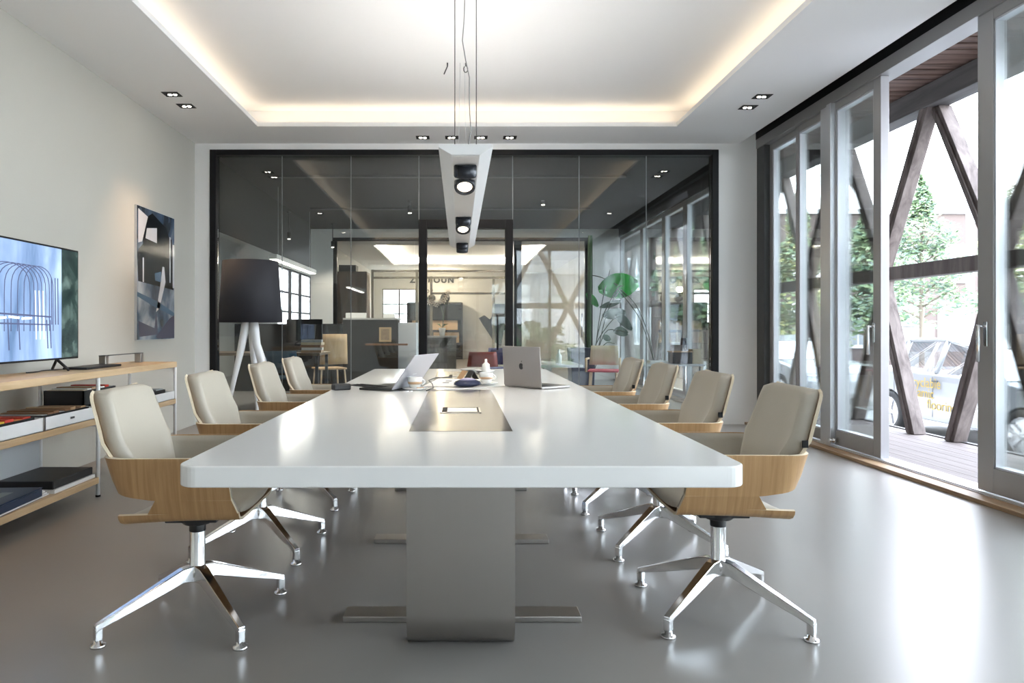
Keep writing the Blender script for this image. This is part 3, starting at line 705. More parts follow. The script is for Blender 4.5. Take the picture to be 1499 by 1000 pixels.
# buildings
BRK=pm('beige_render',(.09,.070,.062),.9,noise=.08,nscale=(1,1,1)); WIN=pm('window_dark',(.16,.18,.20),.15); WFR=pm('window_surround',(.45,.45,.44),.6); CURT=pm('curtain',(.5,.49,.5),.8)
def house(label,x0,x1,y,z1,rz=0,mat=None):
    t=thing('building',label,'building',rz=rz); M().box(x0,x1,y,y+6,-.62,z1).build('wall',mat or BRK,t); M().box(x0-.1,x1+.1,y-.12,y+6,z1,z1+.2).build('cornice',WFR,t)
    for zb,zt in ((.3,2.2),(3.1,4.7)):
        x=x0+.8
        while x+1.6<x1:
            m=M(); m.box(x,x+1.5,y-.05,y,zb,zt); m.box(x-.05,x+1.55,y-.07,y-.05,zb-.08,zb); 
            w=m.build('window_surround',WFR,t); m=M(); m.box(x+.07,x+.70,y-.06,y-.05,zb+.08,zt-.08); m.box(x+.78,x+1.43,y-.06,y-.05,zb+.08,zt-.08)
            m.build('window_pane',WIN if (int(x*3)%2) else CURT,w)
            x+=2.1
house('long beige rendered building across the street beyond the trees',13.5,34,30,6.0,0)
house('pale building far down the street behind the trees',5.5,13,36,7.5,0)
house('pale grey building on the far side behind the camera',-14,8,9,7.5,PI,pm('grey_render',(.30,.31,.32),.85,noise=.1,nscale=(1,1,1)))
t=thing('white_utility_box','white utility cabinet on the pavement across the street','utility box',(10.9,16.6,-.62)); M().box(-.3,.3,-.2,.2,0,1.75).build('cabinet',WFR,t,.02); M().box(-.32,.32,-.22,.22,1.75,1.80).build('cabinet_top',WFR,t)
m=M(); m.tube([(0,0,0),(0,0,6)],.08,12); o=m.build('lamp_post',pm('post_grey',(.55,.56,.62),.5)); o.location=(11.3,15.4,-.62); tag(o,'pale grey street lamp post right of the small street tree','lamp post')
# cars: side profile extruded with tumblehome
CARW=pm('car_white',(.27,.28,.29),.18,coat=.6); CARG=glassm('car_glass',(.75,.8,.82),.03,.6); TYRE=pm('tyre',(.02,.02,.02),.7); RIM=pm('rim',(.6,.6,.62),.25,metal=.8)
def car(label,loc,rz,mat,L=4.4):
    t=thing('parked_car',label,'car',loc,rz)
    # profile along local y (front = +y), z up
    low=[(-2.2,.42),(-2.18,.80),(-2.08,.95),(-1.0,1.0),(0,.98),(.95,.96),(1.7,.86),(2.08,.74),(2.2,.55),(2.2,.32),(1.95,.24)]
    def arch(c,r=.37,n=9): return [(c+r*math.cos(PI*k/n),.30+r*math.sin(PI*k/n)) for k in range(n+1)]
    poly=[(-2.2,.42),(-2.2,.26),(-1.74,.22)]; 
    bottom=[(-2.15,.24)]+arch(-1.33)[::-1]+arch(1.37)[::-1]+[(2.1,.24)]
    top=[(2.2,.34),(2.2,.58),(2.1,.74),(1.7,.87),(.95,.97),(0,.99),(-1.0,1.0),(-2.06,.98),(-2.18,.82),(-2.2,.42)]
    poly=bottom+top
    m=M()
    n=len(poly); W=.88
    secs=[(-W,.90),(-W+.06,1.0),(W-.06,1.0),(W,.90)]
    # body: side face and inset shoulder
    vs=[]
    for x,k in ((-W,.0),(-W*.93,1.),(W*.93,1.),(W,.0)):
        for (y,z) in poly:
            zz=z if k else (z-.03 if z>.7 else z); yy=y*(1 if k==0 else 1.01)
            vs.append((x if not(k==0 and z>.7) else x*.985,yy,zz))
    fs=[]
    for s_ in range(3):
        for i in range(n): j=(i+1)%n; fs.append((s_*n+i,s_*n+j,(s_+1)*n+j,(s_+1)*n+i))
    fs+=[tuple(range(n))[::-1],tuple(range(3*n,4*n))]
    m.add(vs,fs); m.build('body',mat,t,.02,3)
    # cabin
    cab=[(1.05,.97),(.25,1.36),(-.3,1.45),(-1.1,1.44),(-1.75,1.25),(-2.05,.98)]
    def cabx(z): return lerp(.84,.62,(z-.97)/.5)
    m=M(); vs=[(sx*cabx(z),y,z) for sx in (-1,1) for y,z in cab]; k=len(cab)
    m.add(vs,[tuple(range(k)),tuple(range(2*k-1,k-1,-1))]+[(i,k+i,k+i+1,i+1) for i in range(k-1)]); m.build('glasshouse',CARG,t)
    m=M()
    for sx in (-1,1):
        ln=[(sx*(cabx(z)+.004),y,z+.004) for y,z in cab]; m.tube(ln,[.03]*k,8)
        for y,z0_ in ((-.28,1.46),(-1.15,1.43)): m.tube([(sx*(cabx(z0_)+.004),y,z0_),(sx*.845,y+.02,.98)],.032,8)
    m.prism([(.30,1.35),(-.3,1.46),(-1.1,1.45),(-1.70,1.28),(-1.70,1.24),(-1.1,1.41),(-.3,1.42),(.30,1.32)],'x',-.62,.62); m.build('roof',mat,t)
    for y in (-1.33,1.37):
        for sx in (-1,1):
            Mt=Matrix.Translation((sx*.80,y,.325))@Matrix.Rotation(PI/2*sx,4,'Y')
            m=M(); m.lathe([(.0,-.10),(.31,-.10),(.325,-.06),(.325,.05),(.31,.085),(.235,.085),(.225,.06)],n=32,mat=Mt); wl=m.build('wheel',TYRE,t)
            m=M(); m.lathe([(.225,.06),(.23,.083),(.215,.083),(.205,.05)],n=32,mat=Mt)
            for s_ in range(5):
                M5=Mt@Matrix.Rotation(2*PI*s_/5,4,'Z'); m.box(-.022,.022,.02,.215,.055,.078,mat=M5)
            m.lathe([(0,.08),(.05,.08),(.05,.05)],n=16,mat=Mt); m.build('rim',RIM,wl)
    for sx in (-1,1):
        m=M(); m.box(sx*.55-.14,sx*.55+.14,2.10,2.19,.60,.70); m.build('headlight',ALUL,t,.01)
        m=M(); m.box(sx*.62-.12,sx*.62+.12,-2.205,-2.12,.74,.86); m.build('tail_light',SM['red'],t,.01)
        m=M(); m.box(sx*.88-.02,sx*1.0+.02 if sx>0 else sx*.86,.72,.80,.98,1.09) if sx>0 else m.box(-1.0,-.86,.72,.80,.98,1.09); m.build('wing_mirror',mat,t,.01)
    m=M()
    for sx in (-1,1):
        for y in (.78,-.28,-1.2): m.box(*sorted((sx*(W+.003),sx*(W+.001))),y-.004,y+.004,.36,.93)
        for y in (-.16,-1.05): m.box(*sorted((sx*(W+.022),sx*W)),y-.11,y,.86,.88)
    m.build('door_line',DGREY,t)
    return t
c=car('white parked car with yellow lettering on its door, nearest the deck',(7.98,10.17,-.62),PI,CARW); c.scale=(1,1,1.06)
YL=pm('lettering_yellow',(.40,.27,.04),.5)
for i,(txt,dy,dz,s_) in enumerate((('recyclable',-.90,.77,.20),('dynamic',-.90,.62,.20),('flooring',-.40,.47,.20))):
    f=bpy.data.curves.new('lettering','FONT'); f.body=txt; f.size=s_; f.extrude=.001; f.materials.append(YL)
    fontmesh('lettering',f,c,(.888,dy,dz),(PI/2,0,PI/2))
dup(c,(7.9,16.6,-.62),PI,'white parked car farther down the street, seen through the tinted panes')
dup(c,(7.98,4.9,-.62),PI,'white parked car at the right edge beyond the open glass door')
# trees
def tree(label,x,y,zb,zt,rx,trunk,cols,n,cone=False,leaf=.12):
    t=thing('street_tree',label,'tree',(x,y,-.62)); zb+=.62; zt+=.62
    m=M(); m.tube([(0,0,0),(.02,.01,zb*.6),(0,0,zb+.3),(0,0,zt*.9)],[trunk,trunk*.9,trunk*.8,trunk*.25],10)
    for k in range(18):
        a=k*2.4; z=lerp(zb,zt*.85,(k%9)/9); r=rx*.8*(1-(z-zb)/(zt-zb)*.7); m.tube([(0,0,z-.15),(r*.5*math.cos(a),r*.5*math.sin(a),z+.12),(r*math.cos(a),r*math.sin(a),z+.3)],[trunk*.4,trunk*.28,trunk*.1],6)
    m.build('trunk',pm('bark',(.20,.17,.13),.9) if not bpy.data.materials.get('bark') else bpy.data.materials['bark'],t)
    m=M()
    for k in range(n):
        q=R.random(); z=lerp(zb,zt,q)
        rr=rx*(1-q**1.3) if cone else rx*math.sqrt(max(0,1-(2*q-1)**2))
        rr=rr*(.35+.65*R.random()**.5)*(.85+.3*math.sin(q*23+R.random())); a=R.random()*2*PI
        c0=Vector((rr*math.cos(a),rr*math.sin(a),z+R.uniform(-.12,.12)))
        u=Vector((R.gauss(0,1),R.gauss(0,1),R.gauss(0,.5))).normalized(); w=u.orthogonal().normalized(); s_=leaf*R.uniform(.6,1.3)
        m.add([c0-u*s_,c0+w*s_*.45,c0+u*s_,c0-w*s_*.45],[(0,1,2,3)],R.randrange(len(cols)))
    m.build('foliage',cols,t); return t
G1=pm('leaf_green',(.085,.14,.06),.6); G2=pm('leaf_light',(.15,.20,.095),.6); G3=pm('leaf_blue_green',(.08,.13,.085),.6); G4=pm('leaf_yellow',(.24,.24,.08),.6)
tree('small green tree with a bare trunk, seen through the open doorway',9.95,15.0,1.45,4.3,1.2,.055,[G1,G2,G3],5200,True,.062)
tree('yellow green tree behind the right-hand glass door',13.2,15.6,.4,4.6,1.5,.08,[G2,G4,G2],7000,False,.08)
tree('tall narrow tree seen through tinted panes left of the sliding door',9.9,20.4,.5,5.0,1.3,.08,[G1,G4,G2],6000,True,.09)
tree('green tree far down the street beyond the parked cars',8.3,24.0,1.2,6.0,2.0,.1,[G1,G3,G2],3600,False,.18)
tree('broad tree in front of the beige building',14.0,24.0,1.0,5.0,1.9,.1,[G1,G2,G3],3600,True,.16)
tree('dark green bush outside the glazing behind the camera',2.2,-5.4,-.5,1.2,1.3,.05,[G1,G3,G1],1500,False,.12)
# ---------------------------------------------------------------- the office beyond the partition
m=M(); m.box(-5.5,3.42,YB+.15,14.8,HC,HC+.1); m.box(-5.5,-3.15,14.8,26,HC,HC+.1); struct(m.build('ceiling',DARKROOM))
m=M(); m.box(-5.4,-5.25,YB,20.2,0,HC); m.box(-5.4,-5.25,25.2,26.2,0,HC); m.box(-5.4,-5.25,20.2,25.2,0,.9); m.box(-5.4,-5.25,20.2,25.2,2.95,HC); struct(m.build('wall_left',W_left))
m=M(); m.box(-5.4,-3.16,YB,YB+.15,0,3.5); struct(m.build('wall_back',W_white))
PY=14.8
m=M(); m.box(-3.15,-2.68,PY,PY+.2,0,HC); m.box(2.84,3.42,PY,PY+.2,0,HC); m.box(-2.68,2.84,PY,PY+.2,3.02,HC); struct(m.build('wall_far',W_white))
m=M(); m.box(-3.15,-3.05,PY+.2,26,0,HC); struct(m.build('wall_left',W_white))
m=M(); m.box(3.3,3.45,PY+.2,26,0,HC); struct(m.build('wall_right',W_white))
m=M(); m.box(-5.4,-2.95,26,26.15,0,HC); m.box(-3.1,-2.75,25,25.15,0,HC); m.box(-1.55,3.45,25,25.15,0,HC); m.box(-2.75,-1.55,25,25.15,0,1.25); m.box(-2.75,-1.55,25,25.15,2.5,HC); struct(m.build('wall_back',W_white))
OLIVE=pm('olive_steel',(.10,.085,.055),.45)
r_=sroot('window_12'); m=M(); 
for y in (20.2,22.0,23.4,25.15): m.box(-5.38,-5.30,y-.05,y+.05,.9,2.95)
for z in (.93,1.6,2.2,2.92): m.box(-5.38,-5.31,20.2,25.2,z-.025,z+.025)
m.build('window_frame',BLACK,r_); M().box(-5.35,-5.34,20.2,25.2,.9,2.95).build('pane',GLASSI,r_)
r_=sroot('window_13'); m=M()
for x in (-2.75,-2.15,-1.55): m.box(x-.03,x+.03,25.02,25.1,1.25,2.5)
for z in (1.27,1.6,1.95,2.48): m.box(-2.75,-1.55,25.02,25.1,z-.02,z+.02)
m.build('window_frame',OLIVE,r_); M().box(-2.75,-1.55,25.06,25.07,1.25,2.5).build('pane',GLASSI,r_)
# glazing in the white portal
r_=sroot('window_14'); m=M()
m.box(-2.68,-2.60,PY+.02,PY+.10,0,3.02); m.box(2.68,2.84,PY+.02,PY+.12,0,3.02); m.box(-2.6,2.7,PY+.02,PY+.10,2.95,3.02); m.box(1.17,1.33,PY+.02,PY+.10,0,2.95)
m.build('window_frame',BLACK,r_)
for a,b in ((-2.6,-.95),(-.95,1.17),(1.33,2.68)): M().box(a+.004,b-.004,PY+.05,PY+.06,.0,2.95).build('pane',GLASSI,r_)
m=M(); m.tube([(2.60,PY-.05,.9),(2.60,PY-.05,1.4)],.015,8); m.tube([(2.60,PY-.05,1.0),(2.60,PY+.04,1.0)],.01,8); m.tube([(2.60,PY-.05,1.3),(2.60,PY+.04,1.3)],.01,8); m.build('door_handle',CHROME,r_)
# far glazed room: ceiling with lit tray
c2=3.08
m=M(); fx0,fx1,fy0,fy1=-2.06,2.10,16.7,21.9
for a in ((-3.05,fx0,PY+.2,25),(fx1,3.3,PY+.2,25),(fx0,fx1,PY+.2,fy0),(fx0,fx1,fy1,25)): m.box(*a,c2,c2+.05)
m.box(fx0-.25,fx1+.25,fy0-.25,fy1+.25,c2+.22,c2+.27)
m.box(fx0-.28,fx0-.25,fy0-.25,fy1+.25,c2+.05,c2+.22); m.box(fx1+.25,fx1+.28,fy0-.25,fy1+.25,c2+.05,c2+.22)
m.box(fx0-.25,fx1+.25,fy0-.28,fy0-.25,c2+.05,c2+.22); m.box(fx0-.25,fx1+.25,fy1+.25,fy1+.28,c2+.05,c2+.22)
struct(m.build('ceiling',W_ceil))
for x,y,a,b in ((fx0-.1,19.3,.05,5.2),(fx1+.1,19.3,.05,5.2),(0,fy1+.1,4.1,.05),(0,fy0-.1,4.1,.05)): area('far_cove_glow',(x,y,c2+.07),a,b,170,(1,.84,.68),(PI,0,0))
# brown steel screen frame
t=thing('steel_screen','olive brown steel frame screen standing in the far glazed room','screen',(0,20.6,0))
m=M()
for x in (-2.56,-1.25,-.82,1.02,1.44): m.box(x-.035,x+.035,-.03,.03,0,2.82 if x not in(-.82,1.02) else 2.62)
m.build('upright',OLIVE,t); m=M()
for z,a,b in ((2.78,-2.56,1.44),(2.58,-2.56,1.44),(2.12,-.82,1.44)): m.box(a,b,-.03,.03,z-.03,z+.03)
m.build('crossbar',OLIVE,t)
# lettering on the far wall
o=thing('wall_lettering','black wall lettering above the dark shelf in the far room','sign',(0,24.98,0))
def text(par,s,x,z,size,mat=BLACK,bold=.0):
    f=bpy.data.curves.new('letters','FONT'); f.body=s; f.size=size; f.extrude=.01; f.offset=bold; f.space_character=1.25; f.materials.append(mat)
    return fontmesh('letters',f,par,(x,-.01,z),(PI/2,0,0))
text(o,'ZI TBOUN',-1.76,2.72,.285,bold=.012); text(o,'by',-1.18,2.36,.24)
m=M()
for x,r1 in ((-1.25,.13),(-.98,.14),(-.5,.17)): m.lathe([(r1*.55,0),(r1,0),(r1,.02),(r1*.55,.02)],(x,-.01,2.16),24,mat=Matrix.Rotation(PI/2,4,'X'))
m.lathe([(0,0),(.06,0),(.06,.02),(0,.02)],(-.5,-.01,2.16),16,mat=Matrix.Rotation(PI/2,4,'X'))
m.build('round_logo',DGREY,o)
# dark shelf
t=thing('display_shelf','tall black display shelf with warm lit compartments in the far room','shelf',(-.85,24.6,0))
m=M(); 
for x in (-.95,-.2,.95): m.box(x-.03,x+.03,-.2,.2,0,1.98)
for z in (0.02,.55,1.0,1.42,1.97): m.box(-.95,.95,-.2,.2,z-.025,z+.025)
m.box(-.95,.95,.19,.2,0,2); m.build('shelf_frame',BLACK,t)
m=M(); 
for x,z,w,h in ((-.55,1.03,.5,.33),(.35,1.03,.9,.33),(-.55,.58,.5,.38),(.4,.58,.9,.36)): m.box(x-w/2,x+w/2,-.1,.15,z,z+h)
m.build('storage_box',pm('tan_box',(.55,.38,.22),.7),t)
l=bpy.data.lights.new('shelf_light','POINT'); l.energy=25; l.color=(1,.8,.55); l.shadow_soft_size=.1
o=bpy.data.objects.new('shelf_light',l); C.objects.link(o); o.location=(-.6,23.6,2.4)
# stone counter with orchid
t=thing('stone_counter','grey stone clad counter in the far glazed room','counter',(-.43,17.4,0))
M().box(-.50,.36,-.3,.3,0,.86).build('counter_body',wood('stone_clad',(.045,.042,.04),(.17,.16,.15),(14,14,1.5),.5),t); M().box(-.52,.38,-.32,.32,.86,.90).build('counter_top',WFR,t)
t=thing('orchid','white orchid in white pot on the grey stone counter','orchid',(-.42,17.35,.90))
m=M(); m.lathe([(0,0),(.06,0),(.09,.2),(.08,.2),(.0,.18)],n=16); m.build('pot',CUPW,t)
m=M(); m.tube([(0,0,.18),(.03,0,.5),(-.05,0,.78),(-.28,0,.80)],.008,6); m.tube([(0,0,.18),(.06,0,.6),(.12,0,.95)],.008,6); m.build('stem',G1,t)
PET=pm('petals',(.85,.72,.60),.6); m=M()
for k in range(14):
    c0=Vector((lerp(-.33,.02,k/9),0,.82+.05*math.sin(k))) if k<9 else Vector((.10+.03*(k-11),-.02,.85+.06*(k-9)))
    for a in range(5): 
        aa=a*2*PI/5; m.add([c0,c0+Vector((math.cos(aa-.3)*.05,-.015,math.sin(aa-.3)*.05)),c0+Vector((math.cos(aa)*.075,-.02,math.sin(aa)*.075)),c0+Vector((math.cos(aa+.3)*.05,-.015,math.sin(aa+.3)*.05))],[(0,1,2,3)])
m.build('flowers',PET,t)
m=M()
for k in range(5):
    a=k*1.3; m.add([(0,0,.2),(.08*math.cos(a),.08*math.sin(a),.30),(.17*math.cos(a),.17*math.sin(a),.30),(.09*math.cos(a+.35),.09*math.sin(a+.35),.27)],[(0,1,2,3)])
m.build('leaves',G1,t)
# black wall sculpture
t=thing('wall_sculpture','black angular wall object on the white far wall','wall object',(1.05,24.95,0))
m=M(); m.prism([(.18,1.95),(.88,1.95),(.80,1.02),(.55,1.02),(.45,.45),(.2,.60),(-.35,1.45),(-.15,1.55),(.05,1.4),(.12,1.5)],'y',-.12,0); m.build('sculpture_body',BLACK,t,.01)
# brown cabinet
t=thing('tall_cabinet','tall brown wooden cabinet at the left side of the far glazed room','cabinet',(-2.58,16.6,0))
M().box(-.42,.42,-.3,.3,0,2.42).build('cabinet_body',wood('walnut',(.10,.055,.03),(.20,.115,.065),(14,14,2),.45),t,.004)
m=M(); m.box(.02,.40,-.315,-.30,.05,2.38); m.box(-.40,-.02,-.315,-.30,.05,2.38); m.build('cabinet_door',wood('walnut_door',(.13,.07,.04),(.24,.14,.08),(14,14,2),.4),t,.003)
M().box(-.25,.15,-.2,.2,2.425,2.58).build('top_box',BLACK,t)
# black reception counter in front of the portal
t=thing('reception_counter','long black reception counter with white top in the office beyond the glass','counter',(0,12.1,0))
M().box(-3.9,-.98,0,.12,0,1.17).build('counter_front',pm('black_laminate',(.012,.013,.015),.22),t,.004)
M().box(-2.0,-1.05,-.10,0,0,1.24).build('counter_block',pm('black_matt',(.018,.017,.017),.5),t,.004); M().box(-2.0,-1.05,-.10,.5,1.24,1.27).build('counter_top',WFR,t)
M().box(-1.05,-.74,-.05,.6,0,1.19).build('end_panel',GREYP,t,.004)
for i,(x,w,h,lb) in enumerate(((-1.80,.34,.09,'white paper tray on the reception counter, left'),(-1.22,.2,.07,'small white box on the reception counter, right'))):
    o=M().box(-w/2,w/2,-.1,.1,0,h).build('paper_tray',CUPW,None,.004); o.location=(x,12.2,1.271); tag(o,lb,'tray')
t=thing('framed_photograph','small framed photograph with pale mount on black counter front','picture',(-1.27,11.98,.985))
m=M(); m.box(-.105,.105,0,.018,-.125,.125); m.build('frame',pm('gold_frame',(.50,.36,.20),.4),t); m=M(); m.box(-.07,.07,-.002,0,-.095,.095); m.build('mount',pm('photo_sepia',(.30,.22,.14),.5,noise=.6,nscale=(18,18,18)),t)
o=M().box(-.30,.42,-.12,0,0,.03).build('picture_ledge',SM['brown']); o.location=(-1.3,11.998,.80); tag(o,'slim dark wooden ledge under the framed photograph','ledge')
# work desk with things
t=thing('work_desk','long wooden topped work desk behind the glass on the left','desk',(-2.45,9.9,0))
M().box(-1.15,.55,-.4,.4,.72,.755).build('desk_top',wood('dark_oak',(.16,.11,.065),(.27,.19,.12),(3,20,20),.4),t,.003)
for x in (-1.1,.5):
    for y in (-.35,.35): M().box(x-.02,x+.02,y-.02,y+.02,0,.72).build('leg',DGREY,t)
for k in range(5):
    o=M().box(-.14,.14,-.1,.1,0,.035).build('book',[SM['tan'],SM['white'],SM['brown'],SM['cream'],SM['grey']][k]); o.location=(-2.05+.012*math.sin(k*3),9.75,.756+.0355*k); o.rotation_euler=(0,0,.1*math.sin(k*2))
    tag(o,['tan book at the bottom of the book stack on the work desk','white book second from the bottom of the desk stack','brown book in the middle of the desk stack','cream book second from the top of the desk stack','grey book on top of the book stack on the desk'][k],'book','stacked books on the work desk')
t=thing('computer_monitor','black computer monitor seen from behind on the work desk','monitor',(-2.25,10.15,.756))
m=M(); m.box(-.26,.26,-.02,.02,.12,.47); m.build('monitor_screen',PLASTB,t,.005); m=M(); m.box(-.03,.03,.0,.03,0,.3); m.box(-.1,.1,-.08,.1,0,.012); m.build('stand',DGREY,t)
def side_chair(label,x,y,rz,col,h=.86,arms=False,seatcol=None,name='side_chair'):
    t=thing(name,label,'chair',(x,y,0),rz)
    m=M(); G=[[Vector((.23*a*(1-.12*max(0,k)),-.20-.05*k-.03*(1-a*a),lerp(.52,h,k))) for a in [-1,-.7,-.35,0,.35,.7,1]] for k in [0,.25,.5,.75,1]]
    m.sheet(G,-.012,.012); m.build('backrest',col,t)
    M().box(-.23,.23,-.2,.24,.43,.46).build('seat',seatcol or col,t,.012)
    for sx in (-1,1):
        for sy in (-1,1):
            m=M(); m.tube([(sx*.19,sy*.18,.43),(sx*.22,sy*.22,0)],.014,8); m.build('leg',ARM,t)
        if arms: 
            m=M(); m.tube([(sx*.24,-.2,.62),(sx*.25,.2,.63),(sx*.25,.22,.43)],.018,8); m.build('armrest',ARM,t)
    return t
ARM=pm('pale_wood',(.60,.45,.30),.5)
side_chair('wooden backed office chair behind the glass beside the black counter',-2.10,11.3,.5,wood('light_wood',(.42,.27,.13),(.58,.40,.22),(10,10,2),.5),1.0)
side_chair('dark blue office chair under the work desk',-2.35,9.2,.2,pm('blue_fabric',(.06,.12,.18),.8),.80,name='office_chair')
side_chair('red curved shell chair standing beyond the glass door',.34,10.6,.05,pm('red_shell',(.22,.018,.012),.3),.74)
side_chair('dark blue upholstered chair behind the red chair',.72,11.3,-.2,pm('indigo_fabric',(.02,.02,.13),.8),.78,name='blue_chair')
side_chair('pale wooden armchair with pink cushion beside the potted plant',2.22,10.7,PI*.92,pm('straw_back',(.62,.55,.40),.7),.82,True,pm('pink_cushion',(.70,.16,.20),.8),name='armchair')
# plant
t=thing('potted_plant','tall potted plant with long bare stems and large green leaves beyond the partition','plant',(1.98,11.3,0))
m=M(); m.prism([(-.17,0),(.17,0),(.20,.78),(-.20,.78)],'y',-.19,.19); m.build('pot',pm('navy_pot',(.015,.025,.07),.3),t,.01)
def leafm(m,c,d,L,Wd,droop,mi=0):
    c=Vector(c); d=Vector(d).normalized(); side=d.cross(Vector((0,1,.15))).normalized(); rows=[]
    for k in range(9):
        q=k/8; ce=c+d*L*q+Vector((0,0,-droop*q*q)); w=Wd*math.sin(PI*min(1,q*.92+.04))**.7
        rows.append([ce-side*w+Vector((0,-.02,0)),ce+Vector((0,.015,0)),ce+side*w+Vector((0,-.02,0))])
    m.sheet(rows,-.002,.002)
def wp(px,py,d=11.3): v=P(px,py,d); return v-Vector((1.98,11.3,0))
m=M()
for pts in ([(866,540),(880,470),(902,426),(912,418)],[(868,540),(872,505),(895,470),(910,462)],[(866,545),(885,488),(905,484),(915,486)],[(868,540),(880,450),(893,395)],
            [(858,402),(880,406),(905,418)],[(868,548),(884,505),(900,503)],[(905,424),(922,445),(938,470),(955,520),(962,560)],[(908,424),(932,448),(952,500),(960,555)],[(868,545),(888,460),(905,428)]):
    pp=[wp(*p) for p in pts]; 
    sm=[]
    for i in range(len(pp)-1):
        for k in range(4):
            q=k/4; a=pp[max(i-1,0)];b=pp[i];c_=pp[i+1];d_=pp[min(i+2,len(pp)-1)]
            sm.append(.5*((2*b)+(c_-a)*q+(2*a-5*b+4*c_-d_)*q*q+(3*b-a-3*c_+d_)*q**3))
    sm.append(pp[-1]); m.tube(sm,.007,6)
m.build('stem',pm('stem_dark',(.06,.07,.045),.6),t)
LG=pm('big_leaf',(.02,.30,.035),.35); LS=pm('grey_leaf',(.13,.18,.15),.5)
m=M(); leafm(m,wp(876,424),(1,0,.22),.66,.21,.04); leafm(m,wp(858,430),(.6,0,-.5),.25,.06,.05); m.build('leaf',LG,t)
m=M(); leafm(m,wp(882,462),(1,0,.15),.38,.09,.0); leafm(m,wp(900,462),(1,0,-.4),.30,.08,.12); leafm(m,wp(878,450),(1,0,.3),.36,.05,.0); leafm(m,wp(898,485),(1,0,.1),.24,.08,.06); leafm(m,wp(882,492),(1,0,-.4),.14,.05,.02); m.build('leaf',LS,t)
m=M(); m.tube([wp(864,345),wp(863,420),wp(862,500),wp(862,550)],.036,10); m.build('moss_pole',pm('moss',(.018,.06,.014),.9,noise=.5,nscale=(9,9,9)),t)
# side table with things
t=thing('glass_side_table','pale glass topped side table by the windows beyond the partition','table',(2.78,9.4,0))
M().box(-.42,.42,-.35,.35,.60,.625).build('table_top',ALUL,t,.004)
for x in (-.38,.38):
    for y in (-.3,.3): m=M(); m.tube([(x,y,0),(x*.96,y*.96,.60)],.011,8); m.build('leg',CHROME,t)
t=thing('brochure_box','dark box of brochures on the side table','box',(2.98,9.3,.626)); M().box(-.16,.10,-.1,.1,0,.15).build('box_body',PLASTB,t,.004); M().box(-.17,.11,-.11,.11,.15,.165).build('box_lid',SM['tan'],t); m=M(); m.box(.11,.22,-.09,.09,0,.19); m.build('brochure',SM['cream'],t)
t=thing('black_vase','small black lamp standing on the brochure box','lamp',(3.0,9.3,.792)); m=M(); m.lathe([(0,0),(.035,0),(.012,.05),(.012,.09),(0,.09)],n=16); m.build('lamp_base',DGREY,t); m=M(); m.lathe([(.045,.08),(.038,.17),(0,.17)],n=16); m.build('lamp_shade',BLACK,t)
o=M().box(-.12,.12,-.1,.1,0,.035).build('paper_stack',CUPW); o.location=(2.66,9.35,.626); tag(o,'low stack of white paper on the side table','paper')
# white table right behind the partition
t=thing('white_side_table','white table directly beyond the partition, right of the grey laptop','table',(1.12,9.3,0))
M().box(-.25,.45,-.5,.6,.60,.63).build('table_top',TABLE,t,.004); M().box(0,.1,-.1,.1,.02,.60).build('leg',WHITEP,t); M().box(-.2,.3,-.3,.3,0,.02).build('foot',WHITEP,t)
m=M(); m.lathe([(0,0),(.04,0),(.042,.10),(.02,.13),(.014,.16),(.018,.17),(.018,.19),(0,.19)],n=16); o=m.build('soap_bottle',CUPW); o.location=(1.30,9.1,.632); tag(o,'white pump bottle on the white table beyond the glass','bottle')
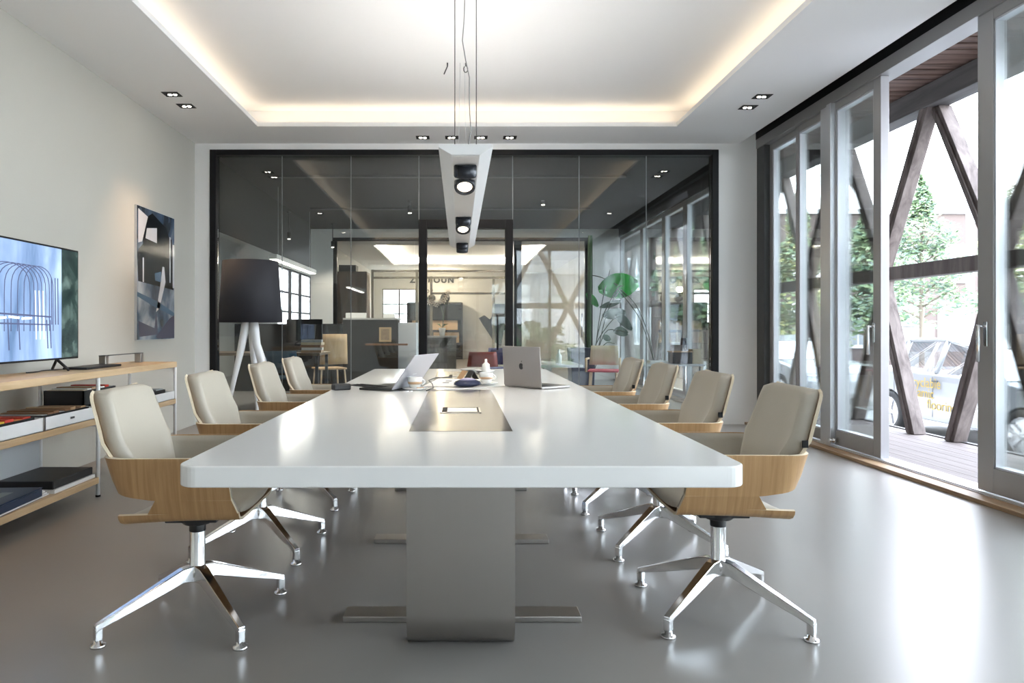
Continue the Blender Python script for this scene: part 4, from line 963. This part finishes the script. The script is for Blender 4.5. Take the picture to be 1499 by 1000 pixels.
# lights of the office
t=thing('linear_lamp','slim white linear lamp hanging at the left beyond the partition','pendant light',(-2.7,0,2.10)); M().box(-.06,.06,10.1,12.9,0,.07).build('lamp_housing',WHITEP,t,.003); M().box(-.05,.05,10.12,12.88,-.003,0).build('diffuser',LEDC,t)
m=M()
for y in (10.4,12.6): m.tube([(0,y,.07),(0,y,1.1)],.002,5)
m.build('suspension_wire',ALUL,t)
area('linear_lamp_light',(-2.7,11.5,2.08),.1,2.7,7,(1,.93,.84))
for lb,px,py,d in (('black track spotlight on the dark ceiling nearest the glass door',600,312,11.5),('black track spotlight above the left side of the white portal',487,362,14.0),('black track spotlight on the dark ceiling above the linear lamp',423,350,12.6),('black track spotlight on the dark ceiling right of the door',795,300,11.5)):
    v=P(px,py,d); t=thing('track_spotlight',lb,'spotlight',(v.x,v.y,HC),group='track spotlights on the dark ceiling'); h=HC-v.z
    m=M(); m.lathe([(.035,0),(.035,-.02),(.008,-.02),(.008,-h+.12),(.035,-h+.12),(.035,-h),(.028,-h+.005),(0,-h+.01)],n=16); m.build('lamp_body',PLASTB,t); m=M(); m.lathe([(0,-h-.001),(.026,-h-.001)],n=14); m.build('lens',BULB,t)
    l=bpy.data.lights.new('track_spot','SPOT'); l.energy=60 if px>500 and px<700 else 16; l.spot_size=2.4; l.spot_blend=.5; l.color=(1,.88,.72); l.shadow_soft_size=.03
    o=bpy.data.objects.new('track_spot',l); C.objects.link(o); o.location=(v.x,v.y,v.z-.03)
for i,y in enumerate((9.6,12.2)):
    m=M(); m.box(-2.6,2.3,y-.02,y+.02,HC-.03,HC); tag(m.build('light_track',DGREY),['black light track crossing the dark ceiling, nearer the partition','black light track crossing the dark ceiling, nearer the white portal'][i],'light track')

# ---------------------------------------------------------------- world, camera, render look
w=bpy.data.worlds.new('World'); sc.world=w; w.use_nodes=True; nt=w.node_tree; bg=nt.nodes['Background']
tc=nt.nodes.new('ShaderNodeTexCoord'); sx=nt.nodes.new('ShaderNodeSeparateXYZ'); cr=nt.nodes.new('ShaderNodeValToRGB')
cr.color_ramp.elements[0].position=.0; cr.color_ramp.elements[0].color=(.90,.93,1,1); cr.color_ramp.elements[1].position=.9; cr.color_ramp.elements[1].color=(.72,.83,1,1)
nt.links.new(tc.outputs['Generated'],sx.inputs[0]); nt.links.new(sx.outputs[2],cr.inputs[0]); nt.links.new(cr.outputs[0],bg.inputs[0]); bg.inputs[1].default_value=5.2
cam=bpy.data.cameras.new('camera'); co=bpy.data.objects.new('camera',cam); C.objects.link(co); co.location=(0,0,1.1); co.rotation_euler=(PI/2,0,0)
cam.lens=24.5; cam.sensor_width=36; cam.lens=S/1499*36; cam.shift_x=(749.5-672)/1499; cam.shift_y=-20/1499; cam.clip_end=300
sc.camera=co
vs=sc.view_settings; vs.view_transform='Standard'; vs.look='None'; vs.gamma=1; vs.use_curve_mapping=False; vs.exposure=1.88
cy=sc.cycles; cy.use_denoising=True; cy.max_bounces=9; cy.diffuse_bounces=5; cy.glossy_bounces=5; cy.transmission_bounces=4; cy.transparent_max_bounces=24; cy.caustics_reflective=False; cy.caustics_refractive=False; cy.sample_clamp_indirect=6; cy.use_adaptive_sampling=False
